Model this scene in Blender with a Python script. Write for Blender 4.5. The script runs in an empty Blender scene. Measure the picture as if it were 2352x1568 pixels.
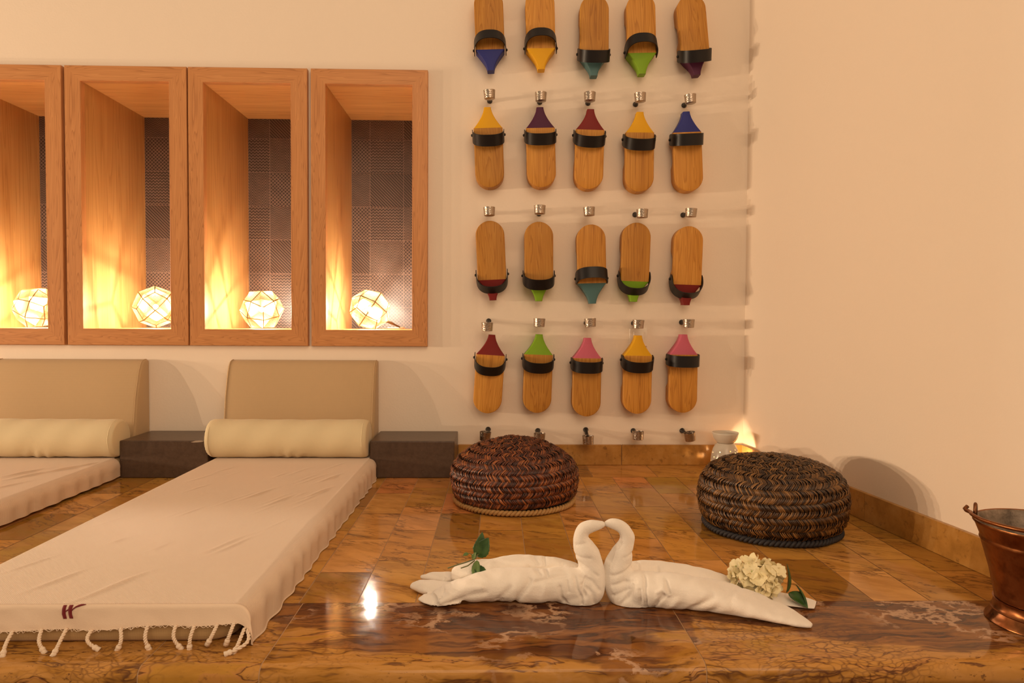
import bpy, bmesh, math, random
from mathutils import Vector, Matrix, Euler, noise
PI = math.pi
scene = bpy.context.scene
COL = scene.collection
rnd = random.Random(7)

# ------------------------------------------------------------------ materials
class NT:
    def __init__(s, name):
        s.m = bpy.data.materials.new(name); s.m.use_nodes = True
        s.t = s.m.node_tree; s.t.nodes.clear()
        s.out = s.t.nodes.new('ShaderNodeOutputMaterial')
    def n(s, typ, ins=None, **props):
        nd = s.t.nodes.new('ShaderNode' + typ)
        for k, v in props.items(): setattr(nd, k, v)
        for k, v in (ins or {}).items(): s.set(nd.inputs[k], v)
        return nd
    def set(s, sock, v):
        if isinstance(v, bpy.types.NodeSocket): s.t.links.new(v, sock)
        elif isinstance(v, bpy.types.Node): s.t.links.new(v.outputs[0], sock)
        else:
            if sock.type == 'RGBA' and len(v) == 3: v = (*v, 1)
            sock.default_value = v
    def math(s, op, a, b=None, c=None, clamp=False):
        nd = s.t.nodes.new('ShaderNodeMath'); nd.operation = op; nd.use_clamp = clamp
        for i, v in enumerate((a, b, c)):
            if v is not None: s.set(nd.inputs[i], v)
        return nd.outputs[0]
    def vmath(s, op, a, b=None):
        nd = s.t.nodes.new('ShaderNodeVectorMath'); nd.operation = op
        s.set(nd.inputs[0], a)
        if b is not None: s.set(nd.inputs[3 if op == 'SCALE' else 1], b)
        return nd.outputs[0]
    def ramp(s, fac, stops, interp='LINEAR'):
        nd = s.t.nodes.new('ShaderNodeValToRGB'); e = nd.color_ramp.elements
        nd.color_ramp.interpolation = interp
        while len(e) > 1: e.remove(e[-1])
        for i, (p, c) in enumerate(stops):
            if not isinstance(c, (tuple, list)): c = (c, c, c)
            el = e[0] if i == 0 else e.new(p)
            el.position = p; el.color = (*c, 1)
        s.set(nd.inputs[0], fac); return nd.outputs[0]
    def mix(s, fac, a, b, blend='MIX'):
        nd = s.t.nodes.new('ShaderNodeMix'); nd.data_type = 'RGBA'; nd.blend_type = blend
        s.set(nd.inputs[0], fac); s.set(nd.inputs[6], a); s.set(nd.inputs[7], b)
        return nd.outputs[2]
    def noise(s, vec, scale, detail=4, rough=.55, dist=0.0):
        nd = s.n('TexNoise', {'Vector': vec, 'Scale': scale, 'Detail': detail, 'Roughness': rough, 'Distortion': dist})
        return nd.outputs[0]
    def mapping(s, vec, scale=(1, 1, 1), rot=(0, 0, 0), loc=(0, 0, 0)):
        nd = s.n('Mapping', {'Vector': vec, 'Scale': scale, 'Rotation': rot, 'Location': loc}); return nd.outputs[0]
    def obj(s): return s.n('TexCoord').outputs['Object']
    def bump(s, h, strength=.3, dist=.002):
        return s.n('Bump', {'Height': h, 'Strength': strength, 'Distance': dist}).outputs[0]
    def bsdf(s, color, rough=.5, metal=0.0, normal=None, **extra):
        nd = s.n('BsdfPrincipled', {'Base Color': color, 'Roughness': rough, 'Metallic': metal})
        if normal is not None: s.set(nd.inputs['Normal'], normal)
        for k, v in extra.items(): s.set(nd.inputs[k.replace('_', ' ')], v)
        s.t.links.new(nd.outputs[0], s.out.inputs[0]); return nd

M = {}
def simple(name, color, rough=.5, metal=0.0, bump=None, **kw):
    t = NT(name); nrm = None
    if bump: nrm = t.bump(t.noise(t.obj(), bump[0], 5), bump[1], bump[2])
    t.bsdf(color, rough, metal, nrm, **kw); M[name] = t.m; return t.m

WALLC = (.86, .74, .61)
def wall_mat():
    t = NT('plaster'); o = t.obj()
    c = t.mix(t.noise(o, 1.3, 3), WALLC, (WALLC[0]*.965, WALLC[1]*.95, WALLC[2]*.93))
    h = t.math('ADD', t.noise(o, 9, 4), t.math('MULTIPLY', t.noise(o, 160, 3), .25))
    t.bsdf(c, .62, 0, t.bump(h, .28, .004)); M['plaster'] = t.m
wall_mat()

def wood(name, c1, c2, c3, axis, rough=.42, fine=1.0, rnd_obj=False, spec=.4, rng=22.0):
    t = NT(name); o = t.obj()
    if rnd_obj:
        r = t.n('ObjectInfo').outputs['Random']
        o = t.vmath('ADD', o, t.vmath('SCALE', (3.1, 1.7, 2.3), r))
    sc = [16, 16, 16]; sc[axis] = .9
    g = t.noise(t.mapping(o, sc), 2.2*fine, 2, .45, .5)
    sc2 = [170, 170, 170]; sc2[axis] = 2.4
    f = t.noise(t.mapping(o, sc2), 2.0*fine, 3, .6)
    rings = t.math('FRACT', t.math('MULTIPLY', g, rng))
    rings = t.ramp(rings, [(0, 0), (.55, .3), (.9, 1), (1, 0)])
    v = t.math('ADD', t.math('MULTIPLY', g, .4), t.math('ADD', t.math('MULTIPLY', rings, .28), t.math('MULTIPLY', f, .42)))
    c = t.ramp(v, [(.25, c1), (.5, c2), (.85, c3)])
    if rnd_obj:
        hsv = t.n('HueSaturation', {'Color': c, 'Value': t.math('ADD', .86, t.math('MULTIPLY', r, .28))}); c = hsv.outputs[0]
    t.bsdf(c, rough, 0, t.bump(f, .15, .001), Specular_IOR_Level=spec); M[name] = t.m
wood('frame_wood_upright', (.63, .295, .108), (.55, .24, .083), (.34, .132, .040), 2)
wood('frame_wood_across', (.63, .295, .108), (.55, .24, .083), (.34, .132, .040), 0)
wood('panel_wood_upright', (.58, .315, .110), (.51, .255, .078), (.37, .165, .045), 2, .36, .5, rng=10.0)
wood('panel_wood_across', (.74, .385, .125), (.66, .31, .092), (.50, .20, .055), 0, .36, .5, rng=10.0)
wood('clog_wood', (.60, .295, .058), (.51, .225, .036), (.33, .125, .018), 2, .5, 1.0, True, .25, 14.0)

def paint(name, c):
    t = NT(name); h = t.noise(t.obj(), 260, 3)
    t.bsdf(c, .5, 0, t.bump(h, .12, .001), Specular_IOR_Level=.2); M[name] = t.m
paint('paint_blue', (.028, .034, .20)); paint('paint_yellow', (.74, .38, .008)); paint('paint_teal', (.075, .16, .165))
paint('paint_green', (.20, .37, .016)); paint('paint_purple', (.075, .014, .045)); paint('paint_dark_red', (.19, .015, .012))
paint('paint_pink', (.56, .12, .18))
simple('black_leather', (.010, .008, .008), .42, Specular_IOR_Level=.35, bump=(300, .15, .001))
simple('black_iron', (.012, .010, .009), .4)
def cupm():
    t = NT('hammered_nickel'); v = t.n('TexVoronoi', {'Vector': t.obj(), 'Scale': 260.0}, feature='SMOOTH_F1')
    t.bsdf((.44, .36, .29), .33, 1.0, t.bump(v.outputs[0], .55, .0014)); M['hammered_nickel'] = t.m
cupm()

def tilemats():
    base_d, base_l = (.045, .027, .020), (.24, .155, .115)
    def mk(name, fn):
        t = NT(name); o = t.obj(); s = t.n('SeparateXYZ', {0: o}); x, z = s.outputs[0], s.outputs[2]
        v = fn(t, x, z)
        nz = t.noise(o, 30, 4)
        c = t.mix(t.math('MULTIPLY', v, t.math('ADD', .35, t.math('MULTIPLY', nz, .9))), base_d, base_l)
        t.bsdf(c, .42, 0, t.bump(v, .25, .001)); M[name] = t.m
    def stripe(t, w, width):      # 1 inside a line of each unit period
        d = t.math('ABSOLUTE', t.math('SUBTRACT', t.math('FRACT', w), .5))
        return t.math('LESS_THAN', d, width)
    def tri(t, u): return t.math('ABSOLUTE', t.math('SUBTRACT', t.math('FRACT', u), .5))
    def zig(t, x, z):
        return stripe(t, t.math('ADD', t.math('MULTIPLY', z, 90), t.math('MULTIPLY', tri(t, t.math('MULTIPLY', x, 78)), 1.3)), .2)
    def vee(t, x, z):
        return stripe(t, t.math('ADD', t.math('MULTIPLY', z, 95), t.math('MULTIPLY', tri(t, t.math('MULTIPLY', x, 40)), 4.4)), .22)
    def herr(t, x, z):
        return stripe(t, t.math('ADD', t.math('MULTIPLY', z, 150), t.math('MULTIPLY', tri(t, t.math('MULTIPLY', x, 60)), 1.6)), .2)
    def diag(t, x, z):
        return stripe(t, t.math('MULTIPLY', t.math('ADD', x, z), 85), .13)
    def lat(t, x, z):
        a = stripe(t, t.math('MULTIPLY', t.math('ADD', x, z), 75), .13)
        b = stripe(t, t.math('MULTIPLY', t.math('SUBTRACT', x, z), 75), .13)
        return t.math('MAXIMUM', a, b)
    for n_, f_ in (('tile_zigzag', zig), ('tile_vee', vee), ('tile_herring', herr), ('tile_diagonal', diag), ('tile_lattice', lat)): mk(n_, f_)
tilemats()
simple('tile_grout', (.30, .20, .15), .8)

def stone_floor():
    t = NT('marble_tile'); o = t.obj(); r = t.n('NewGeometry').outputs['Random Per Island']
    off = t.vmath('SCALE', (17.3, 9.1, 5.7), r)
    p = t.vmath('ADD', o, off)
    q = t.mapping(p, (1, 1, 1), (0, 0, .5))
    warp = t.vmath('ADD', q, t.vmath('SCALE', t.n('TexNoise', {'Vector': q, 'Scale': 6.0, 'Detail': 3.0}).outputs[1], .06))
    tint = t.ramp(t.math('FRACT', t.math('MULTIPLY', r, 7.31)), [(0, (.62, .285, .068)), (.2, (.55, .285, .052)), (.36, (.68, .355, .10)), (.5, (.70, .265, .085)), (.62, (.40, .235, .032)), (.76, (.62, .30, .062)), (.88, (.33, .17, .026)), (1, (.29, .13, .022))])
    cloud = t.noise(t.mapping(warp, (1.4, 5, 1)), 5, 5, .6)
    c = t.mix(t.ramp(cloud, [(.42, 0), (.62, .6)]), tint, (.36, .15, .030))
    c = t.mix(t.ramp(t.noise(warp, 9, 4, .6), [(.55, 0), (.7, .4)]), c, (.62, .30, .11))
    smear = t.noise(t.mapping(warp, (1.2, 7, 1), loc=(3, 1, 0)), 6, 6, .65)
    thr = t.math('ADD', .53, t.math('MULTIPLY', t.math('FRACT', t.math('MULTIPLY', r, 3.77)), .17))
    sm = t.math('MULTIPLY', t.math('SUBTRACT', smear, thr), 8.0, clamp=True)
    c = t.mix(t.math('MULTIPLY', sm, .85), c, (.12, .045, .016))
    rid = t.math('ABSOLUTE', t.math('SUBTRACT', t.noise(t.mapping(warp, (1, 3.2, 1), loc=(7, 2, 0)), 7, 8, .62), .5))
    vein = t.ramp(rid, [(0, 1), (.012, .6), (.03, 0)])
    vm = t.ramp(t.noise(p, 7, 3), [(.42, 0), (.6, 1)])
    c = t.mix(t.math('MULTIPLY', t.math('MULTIPLY', vein, vm), .8), c, (.08, .03, .012))
    t.bsdf(c, t.ramp(t.noise(o, 60, 3), [(.3, .06), (.7, .12)]), 0, t.bump(t.noise(p, 30, 4), .02, .001), Specular_IOR_Level=.13); M['marble_tile'] = t.m
stone_floor()
simple('floor_grout', (.55, .33, .17), .7)

def slab_stone():
    t = NT('marble_slab'); o = t.obj(); r = t.n('NewGeometry').outputs['Random Per Island']
    s = t.n('SeparateXYZ', {0: o}); x, y, z = s.outputs
    yz = t.math('ADD', y, t.math('MULTIPLY', z, .8))
    p0 = t.n('CombineXYZ', {0: x, 1: yz, 2: t.math('MULTIPLY', r, 3.0)}).outputs[0]
    wc = t.n('TexNoise', {'Vector': t.mapping(p0, (1, 1.6, 1)), 'Scale': 5.0, 'Detail': 4.0, 'Roughness': .6}).outputs[1]
    wv = t.vmath('SUBTRACT', wc, (.5, .5, .5))
    w = t.vmath('ADD', p0, t.vmath('SCALE', wv, .085))
    # dark stone in the middle slab's back half, ochre to the front, breccia right
    bias = t.ramp(t.math('DIVIDE', t.math('ADD', x, .7), 1.7), [(0, .10), (.2, .14), (.235, .36), (.30, .56), (.38, .92), (.52, 1.0), (.56, .80), (.592, .52), (.60, .14), (.66, .28), (.72, .72), (.8, 1.0), (1, 1.0)])
    back = t.math('MULTIPLY', t.math('ADD', yz, 1.262), 5.2)
    nz = t.math('SUBTRACT', t.noise(t.mapping(w, (1.8, 6, 1), rot=(0, 0, -.12)), 2.2, 4, .5), .5)
    d = t.math('ADD', t.math('ADD', bias, back), t.math('MULTIPLY', nz, 1.9))
    dark = t.ramp(d, [(.50, 0), (.58, .8), (.85, 1)])
    flow = t.noise(t.mapping(w, (2.0, 11, 1), rot=(0, 0, -.10)), 2.3, 5, .52, .2)
    och = t.ramp(flow, [(.28, (.36, .17, .028)), (.38, (.48, .24, .042)), (.435, (.50, .23, .066)), (.45, (.11, .040, .016)), (.465, (.49, .235, .050)), (.53, (.54, .27, .075)), (.60, (.41, .19, .034)), (.635, (.12, .048, .018)), (.65, (.47, .225, .045)), (.75, (.33, .155, .028))])
    brown = t.ramp(flow, [(.28, (.085, .030, .014)), (.42, (.14, .050, .019)), (.47, (.055, .020, .012)), (.50, (.18, .066, .022)), (.57, (.30, .118, .030)), (.62, (.12, .044, .018)), (.66, (.24, .095, .027)), (.76, (.15, .055, .02))])
    c = t.mix(dark, och, brown)
    # crackle: dark lines of a breccia
    vo = t.n('TexVoronoi', {'Vector': t.mapping(w, (1, 1.7, 1)), 'Scale': 62.0}, feature='DISTANCE_TO_EDGE').outputs[0]
    cr = t.ramp(vo, [(0, 1), (.06, .55), (.16, 0)])
    crm = t.ramp(t.noise(t.mapping(p0, (1, 1.5, 1), loc=(9, 3, 0)), 6, 4, .6), [(.44, 0), (.56, 1)])
    crx = t.ramp(t.math('DIVIDE', t.math('ADD', x, .7), 1.7), [(0, .5), (.17, .9), (.25, .9), (.30, .1), (.585, .1), (.60, .8), (.72, 1), (.80, .2)])
    crm = t.math('MULTIPLY', crm, crx)
    c = t.mix(t.math('MULTIPLY', t.math('MULTIPLY', cr, crm), .8), c, (.10, .035, .018))
    # specks
    sp = t.ramp(t.noise(t.mapping(p0, (1, 1.8, 1)), 70, 3, .7), [(.60, 0), (.68, .8)])
    spm = t.ramp(t.noise(p0, 4, 2, .5), [(.42, 0), (.55, 1)])
    c = t.mix(t.math('MULTIPLY', sp, spm), c, (.10, .038, .018))
    # pale calcite veins inside the dark stone
    rid = t.math('ABSOLUTE', t.math('SUBTRACT', t.noise(t.mapping(w, (2.2, 3.2, 1), rot=(0, 0, .7), loc=(2, 8, 0)), 3.0, 7, .62), .5))
    pv = t.ramp(rid, [(0, 1), (.014, .85), (.030, 0)])
    pm = t.ramp(t.noise(t.mapping(p0, (1, 1, 1), loc=(5, 5, 0)), 5, 2), [(.46, 0), (.56, 1)])
    c = t.mix(t.math('MULTIPLY', t.math('MULTIPLY', pv, pm), t.math('ADD', .15, t.math('MULTIPLY', dark, .75))), c, (.58, .36, .22))
    t.bsdf(c, t.ramp(t.noise(o, 40, 3), [(.3, .05), (.7, .10)]), 0, t.bump(t.noise(o, 25, 3), .02, .001), Specular_IOR_Level=.22); M['marble_slab'] = t.m
slab_stone()

def skirting():
    t = NT('marble_skirting'); o = t.obj(); r = t.n('NewGeometry').outputs['Random Per Island']
    p = t.vmath('ADD', o, t.vmath('SCALE', (7, 5, 3), r))
    c = t.ramp(t.noise(p, 14, 6, .65), [(.3, (.30, .135, .024)), (.5, (.45, .215, .045)), (.7, (.54, .29, .085))])
    c = t.mix(t.ramp(t.noise(p, 55, 5, .7), [(.57, 0), (.68, .6)]), c, (.17, .07, .016))
    t.bsdf(c, .32, 0, t.bump(t.noise(p, 50, 3), .05, .001)); M['marble_skirting'] = t.m
skirting()
def dark_stone():
    t = NT('dark_stone'); o = t.obj()
    c = t.ramp(t.noise(o, 60, 5, .7), [(.35, (.068, .040, .026)), (.6, (.095, .058, .038))])
    c = t.mix(t.ramp(t.noise(o, 240, 2, .5), [(.70, 0), (.76, .5)]), c, (.25, .19, .14))
    t.bsdf(c, .34, 0, t.bump(t.noise(o, 120, 3), .05, .001)); M['dark_stone'] = t.m
dark_stone()

def fabric(name, c, freq=900, strength=.15, rough=.85, c2=None):
    t = NT(name); o = t.obj(); s = t.n('SeparateXYZ', {0: o}); x, y, z = s.outputs
    yy = t.math('ADD', y, z)
    wv = t.math('ADD', t.math('SINE', t.math('MULTIPLY', x, freq*2)), t.math('SINE', t.math('MULTIPLY', yy, freq*2)))
    n2 = t.noise(o, 5, 4)
    col = t.mix(n2, c, c2 or tuple(v*.93 for v in c))
    t.bsdf(col, rough, 0, t.bump(t.math('ADD', t.math('MULTIPLY', wv, .25), t.noise(o, 500, 2)), strength, .001), Sheen_Weight=.15)
    M[name] = t.m
fabric('cushion_fabric', (.52, .355, .19)); fabric('bolster_fabric', (.70, .58, .36)); fabric('mattress_fabric', (.50, .33, .15))
def cover():
    t = NT('waffle_cotton'); o = t.obj(); s = t.n('SeparateXYZ', {0: o}); x, y, z = s.outputs
    ar = t.math('SUBTRACT', y, z)
    k = 2300.0
    g = t.math('MULTIPLY', t.math('SINE', t.math('MULTIPLY', t.math('ADD', x, z), k)), t.math('SINE', t.math('MULTIPLY', ar, k)))
    plain = t.math('GREATER_THAN', y, -1.2855)
    line = t.math('LESS_THAN', t.math('ABSOLUTE', t.math('ADD', y, 1.2855)), .0015)
    h = t.math('MULTIPLY', g, plain)
    c = t.mix(t.math('MULTIPLY', t.math('ADD', t.math('MULTIPLY', h, -.5), .35), plain, clamp=True), (.80, .62, .46), (.60, .42, .28))
    c = t.mix(t.math('MULTIPLY', line, .3), c, (.45, .28, .17))
    hh = t.math('ADD', h, t.math('MULTIPLY', t.noise(o, 700, 2), .6))
    t.bsdf(c, .9, 0, t.bump(hh, .4, .0012), Sheen_Weight=.2); M['waffle_cotton'] = t.m
cover()
simple('cotton_cord', (.80, .64, .48), .9, bump=(600, .3, .001))
simple('red_thread', (.17, .008, .012), .8, bump=(700, .3, .001))
def terry():
    t = NT('terry'); o = t.obj()
    h = t.math('ADD', t.noise(o, 900, 2, .8), t.math('MULTIPLY', t.noise(o, 300, 3, .7), .8))
    t.bsdf((.93, .85, .75), .95, 0, t.bump(h, .55, .0018), Sheen_Weight=.35, Sheen_Roughness=.6); M['terry'] = t.m
terry()
simple('terry_hem', (.84, .76, .66), .9, bump=(500, .2, .001))

def straw(name, stops, rough=.5):
    t = NT(name); r = t.n('NewGeometry').outputs['Random Per Island']
    o = t.obj()
    v = t.math('ADD', t.math('MULTIPLY', r, .75), t.math('MULTIPLY', t.noise(o, 9, 3), .25))
    t.bsdf(t.ramp(v, stops), rough, 0, t.bump(t.noise(o, 400, 2), .3, .001)); M[name] = t.m
straw('red_straw', [(.1, (.032, .010, .008)), (.4, (.070, .018, .010)), (.62, (.145, .037, .014)), (.80, (.27, .080, .024)), (.95, (.42, .15, .045))], .42)
straw('brown_straw', [(.1, (.020, .009, .004)), (.4, (.052, .022, .007)), (.62, (.115, .050, .013)), (.80, (.20, .092, .026)), (.95, (.32, .16, .048))], .42)
simple('straw_core', (.018, .007, .004), .9)
straw('tan_rope', [(.1, (.34, .18, .06)), (.5, (.46, .26, .09)), (.9, (.52, .31, .12))], .7)
straw('black_rope', [(.1, (.012, .011, .014)), (.9, (.03, .026, .03))], .7)
def copper():
    t = NT('copper'); o = t.obj()
    n1 = t.noise(o, 22, 5, .65)
    c = t.ramp(n1, [(.3, (.15, .055, .020)), (.5, (.30, .115, .042)), (.7, (.19, .075, .03))])
    v = t.n('TexVoronoi', {'Vector': o, 'Scale': 75.0}, feature='SMOOTH_F1').outputs[0]
    t.bsdf(c, t.ramp(n1, [(.3, .26), (.7, .42)]), 1.0, t.bump(v, .35, .003)); M['copper'] = t.m
    t = NT('tinned_inside'); o = t.obj()
    c = t.ramp(t.noise(o, 25, 6, .7), [(.35, (.10, .075, .055)), (.55, (.28, .215, .16)), (.7, (.5, .42, .34))])
    t.bsdf(c, .5, .6); M['tinned_inside'] = t.m
copper()
simple('bronze', (.20, .085, .04), .4, 1.0, bump=(60, .2, .002))
simple('ceramic', (.62, .55, .45), .22)
simple('wax', (.8, .7, .55), .5)
def emis(name, c, s):
    t = NT(name); e = t.n('Emission', {'Color': c, 'Strength': s}); t.t.links.new(e.outputs[0], t.out.inputs[0]); M[name] = t.m
LAMP = 5000.0
emis('bulb', (1, .88, .70), LAMP); emis('flame', (1, .70, .38), 1150.0)
def etched():
    t = NT('etched_brass'); u = t.n('TexCoord').outputs['UV']
    s = t.n('SeparateXYZ', {0: u})
    f = lambda a: t.math('SUBTRACT', t.math('FRACT', t.math('MULTIPLY', a, 1/.0021)), .5)
    a, b = f(s.outputs[0]), f(s.outputs[1])
    hole = t.math('LESS_THAN', t.math('MAXIMUM', t.math('ABSOLUTE', a), t.math('ABSOLUTE', b)), .39)
    br = t.n('BsdfPrincipled', {'Base Color': (.26, .19, .09, 1), 'Roughness': .5, 'Metallic': 1.0})
    tr = t.n('BsdfTransparent')
    mx = t.n('MixShader', {0: hole, 1: br.outputs[0], 2: tr.outputs[0]})
    t.t.links.new(mx.outputs[0], t.out.inputs[0]); M['etched_brass'] = t.m
etched()
simple('brass', (.22, .12, .035), .45, 1.0)
simple('cable', (.10, .06, .035), .5); simple('cable_clear', (.75, .6, .4), .3)
simple('white_plastic', (.80, .70, .58), .35)
simple('petal', (.86, .76, .47), .6, Subsurface_Weight=.15, Subsurface_Radius=(.004, .003, .002))
simple('petal_heart', (.45, .50, .16), .6)
def leafm():
    t = NT('leaf'); o = t.obj()
    c = t.ramp(t.noise(o, 60, 4), [(.35, (.020, .060, .012)), (.65, (.05, .115, .022))])
    t.bsdf(c, .38, 0, t.bump(t.noise(o, 150, 3), .15, .001)); M['leaf'] = t.m
    t = NT('leaf_pale'); o = t.obj()
    c = t.ramp(t.noise(o, 60, 4), [(.35, (.085, .15, .035)), (.65, (.14, .21, .06))])
    t.bsdf(c, .45); M['leaf_pale'] = t.m
leafm()
simple('twig', (.13, .13, .04), .6)

# ------------------------------------------------------------------ mesh helpers
class MB:
    def __init__(s): s.v = []; s.f = []; s.mi = []; s.uv = None
    def add(s, verts, faces, mi=0):
        b = len(s.v); s.v += [tuple(v) for v in verts]
        for f in faces: s.f.append(tuple(i + b for i in f)); s.mi.append(mi)
    def box(s, lo, hi, mi=0):
        x0, y0, z0 = lo; x1, y1, z1 = hi
        s.add([(x0, y0, z0), (x1, y0, z0), (x1, y1, z0), (x0, y1, z0), (x0, y0, z1), (x1, y0, z1), (x1, y1, z1), (x0, y1, z1)],
              [(0, 3, 2, 1), (4, 5, 6, 7), (0, 1, 5, 4), (1, 2, 6, 5), (2, 3, 7, 6), (3, 0, 4, 7)], mi)
    def rings(s, rings, closed=True, cap0=True, cap1=True, mi=0):
        n = len(rings[0]); V = [p for r in rings for p in r]; F = []
        for i in range(len(rings) - 1):
            for j in range(n if closed else n - 1):
                a = i*n + j; b = i*n + (j + 1) % n
                F.append((a, b, b + n, a + n))
        if cap0: F.append(tuple(reversed(range(n))))
        if cap1: F.append(tuple(range((len(rings) - 1)*n, len(rings)*n)))
        s.add(V, F, mi)
    def tube(s, pts, rad, n=8, mi=0, flat=1.0, up=(0, 0, 1), cap=True):
        pts = [Vector(p) for p in pts]; R = []
        if not isinstance(rad, (list, tuple)): rad = [rad]*len(pts)
        prev = None
        for i, p in enumerate(pts):
            t = (pts[min(i + 1, len(pts) - 1)] - pts[max(i - 1, 0)]).normalized()
            if prev is None:
                a = Vector(up).cross(t)
                if a.length < 1e-4: a = Vector((1, 0, 0)).cross(t)
                a.normalize()
            else:
                a = (prev - t*prev.dot(t)).normalized()
            prev = a; b = t.cross(a)
            R.append([p + a*(math.cos(2*PI*k/n)*rad[i]) + b*(math.sin(2*PI*k/n)*rad[i]*flat) for k in range(n)])
        s.rings(R, True, cap, cap, mi)
    def lathe(s, prof, n=48, c=(0, 0, 0), mi=0, tilt=None, cap0=False, cap1=False):
        R = []
        for r, z in prof:
            ring = [Vector((r*math.cos(2*PI*k/n), r*math.sin(2*PI*k/n), z)) for k in range(n)]
            if tilt is not None: ring = [tilt @ p for p in ring]
            R.append([p + Vector(c) for p in ring])
        s.rings(R, True, cap0, cap1, mi)
    def ball(s, c, r, sx=1, sy=1, sz=1, n=12, m=8, mi=0):
        prof = [(math.sin(PI*i/m)*r if 0 < i < m else 1e-5, -math.cos(PI*i/m)*r) for i in range(m + 1)]
        R = [[Vector((q*math.cos(2*PI*k/n)*sx + c[0], q*math.sin(2*PI*k/n)*sy + c[1], z*sz + c[2])) for k in range(n)] for q, z in prof]
        s.rings(R, True, True, True, mi)
    def grid(s, fn, nu, nv, mi=0):
        V = [fn(i/nu, j/nv) for j in range(nv + 1) for i in range(nu + 1)]
        F = [(j*(nu + 1) + i, j*(nu + 1) + i + 1, (j + 1)*(nu + 1) + i + 1, (j + 1)*(nu + 1) + i) for j in range(nv) for i in range(nu)]
        s.add(V, F, mi)
    def mesh(s, name, mats, smooth=True, fix=True):
        me = bpy.data.meshes.new(name); me.from_pydata(s.v, [], s.f)
        for m in (mats if isinstance(mats, (list, tuple)) else [mats]): me.materials.append(M[m])
        me.polygons.foreach_set('material_index', s.mi)
        if smooth: me.polygons.foreach_set('use_smooth', [True]*len(s.f))
        if fix:
            bm = bmesh.new(); bm.from_mesh(me); bmesh.ops.recalc_face_normals(bm, faces=bm.faces); bm.to_mesh(me); bm.free()
        me.update(); return me
    def build(s, name, mats, parent=None, smooth=True, bevel=None, sub=0, autosmooth=None, fix=True, solid=None):
        o = bpy.data.objects.new(name, s.mesh(name, mats, smooth, fix)); COL.objects.link(o)
        if parent is not None: o.parent = parent
        if solid: md = o.modifiers.new('thick', 'SOLIDIFY'); md.thickness = solid; md.offset = 0
        if bevel:
            md = o.modifiers.new('bevel', 'BEVEL'); md.width = bevel; md.segments = 3; md.limit_method = 'ANGLE'; md.angle_limit = .6
        if sub: md = o.modifiers.new('sub', 'SUBSURF'); md.levels = sub; md.render_levels = sub
        if autosmooth is not None:
            sharp(o.data, autosmooth)
        return o
def sharp(me, ang):
    bm = bmesh.new(); bm.from_mesh(me)
    for e in bm.edges:
        if len(e.link_faces) == 2 and e.calc_face_angle(0) > ang: e.smooth = False
    bm.to_mesh(me); bm.free()
def tag(o, label=None, cat=None, group=None, kind=None):
    if label: o['label'] = label
    if cat: o['category'] = cat
    if group: o['group'] = group
    if kind: o['kind'] = kind
    return o
def thing(name, loc, label, cat, group=None, rot=(0, 0, 0)):
    o = bpy.data.objects.new(name, None); COL.objects.link(o); o.location = loc; o.rotation_euler = rot
    o.empty_display_size = .05
    return tag(o, label, cat, group)
def copy_part(src, parent, loc=None, rot=None):
    c = src.copy(); COL.objects.link(c); c.parent = parent
    if loc is not None: c.location = loc
    if rot is not None: c.rotation_euler = rot
    return c

# ------------------------------------------------------------------ the room
def rwx(y): return .830 - .1085*y           # face of the right wall
NX = [(-1.732, -1.451), (-1.338, -1.057), (-.948, -.668), (-.556, -.276)]   # niche openings
NZ0, NZ1 = .446, 1.241
xs = [-3.2]; 
for a, b in NX: xs += [a, b]
xs += [.830]
zs = [-.45, NZ0, NZ1, 2.4]
mb = MB()
for i in range(len(xs) - 1):
    for j in range(3):
        if j == 1 and any(abs(xs[i] - a) < 1e-6 for a, b in NX): continue
        mb.add([(xs[i], 0, zs[j]), (xs[i + 1], 0, zs[j]), (xs[i + 1], 0, zs[j + 1]), (xs[i], 0, zs[j + 1])], [(0, 1, 2, 3)])
tag(mb.build('wall_back', 'plaster', smooth=False), kind='structure')
mb = MB(); ye = -2.6
mb.add([(rwx(0), 0, -.45), (rwx(ye), ye, -.45), (rwx(ye), ye, 2.4), (rwx(0), 0, 2.4),
        (rwx(0) + .12, 0, -.45), (rwx(ye) + .12, ye, -.45), (rwx(ye) + .12, ye, 2.4), (rwx(0) + .12, 0, 2.4)],
       [(0, 1, 2, 3), (4, 7, 6, 5), (3, 2, 6, 7), (0, 4, 5, 1), (1, 5, 6, 2), (0, 3, 7, 4)])
tag(mb.build('wall_right', 'plaster', smooth=False), kind='structure')

# platform of marble tiles in staggered columns
mb = MB(); g = .0008; YF = -1.137; YB = -.1875
def quad(x0, x1, y0, y1, mi=0, z=0.0):
    mx = min(rwx(y0), rwx(y1)) if True else 9
    if x0 >= rwx(y0) - .002: return
    p = [(x0, y0), (min(x1, rwx(y0)), y0), (min(x1, rwx(y1)), y1), (x0, y1)]
    if p[1][0] - p[0][0] < .004: return
    mb.add([(a, b, z) for a, b in p], [(0, 1, 2, 3)], mi)
k0 = -28
for k in range(k0, 14):
    x0 = -.332 + .0985*k; off = -.39 if k % 2 == 0 else -.3265
    ys = [YB] + [off - .2012*j for j in range(-1, 5) if YF + .02 < off - .2012*j < YB - .02] + [YF]
    for a, b in zip(ys[:-1], ys[1:]):
        quad(x0 + g, x0 + .0985 - g, b + g, a - g)
for k in range(-16, 4):
    x0 = .300 + .2012*k
    quad(x0 + g, x0 + .2012 - g, YB + g, -.0)
mb.add([(-3.2, YF, -.0009), (rwx(YF), YF, -.0009), (rwx(0), 0, -.0009), (-3.2, 0, -.0009)], [(0, 1, 2, 3)], 1)
tag(mb.build('floor', ['marble_tile', 'floor_grout'], smooth=False, fix=False), kind='structure')

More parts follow.
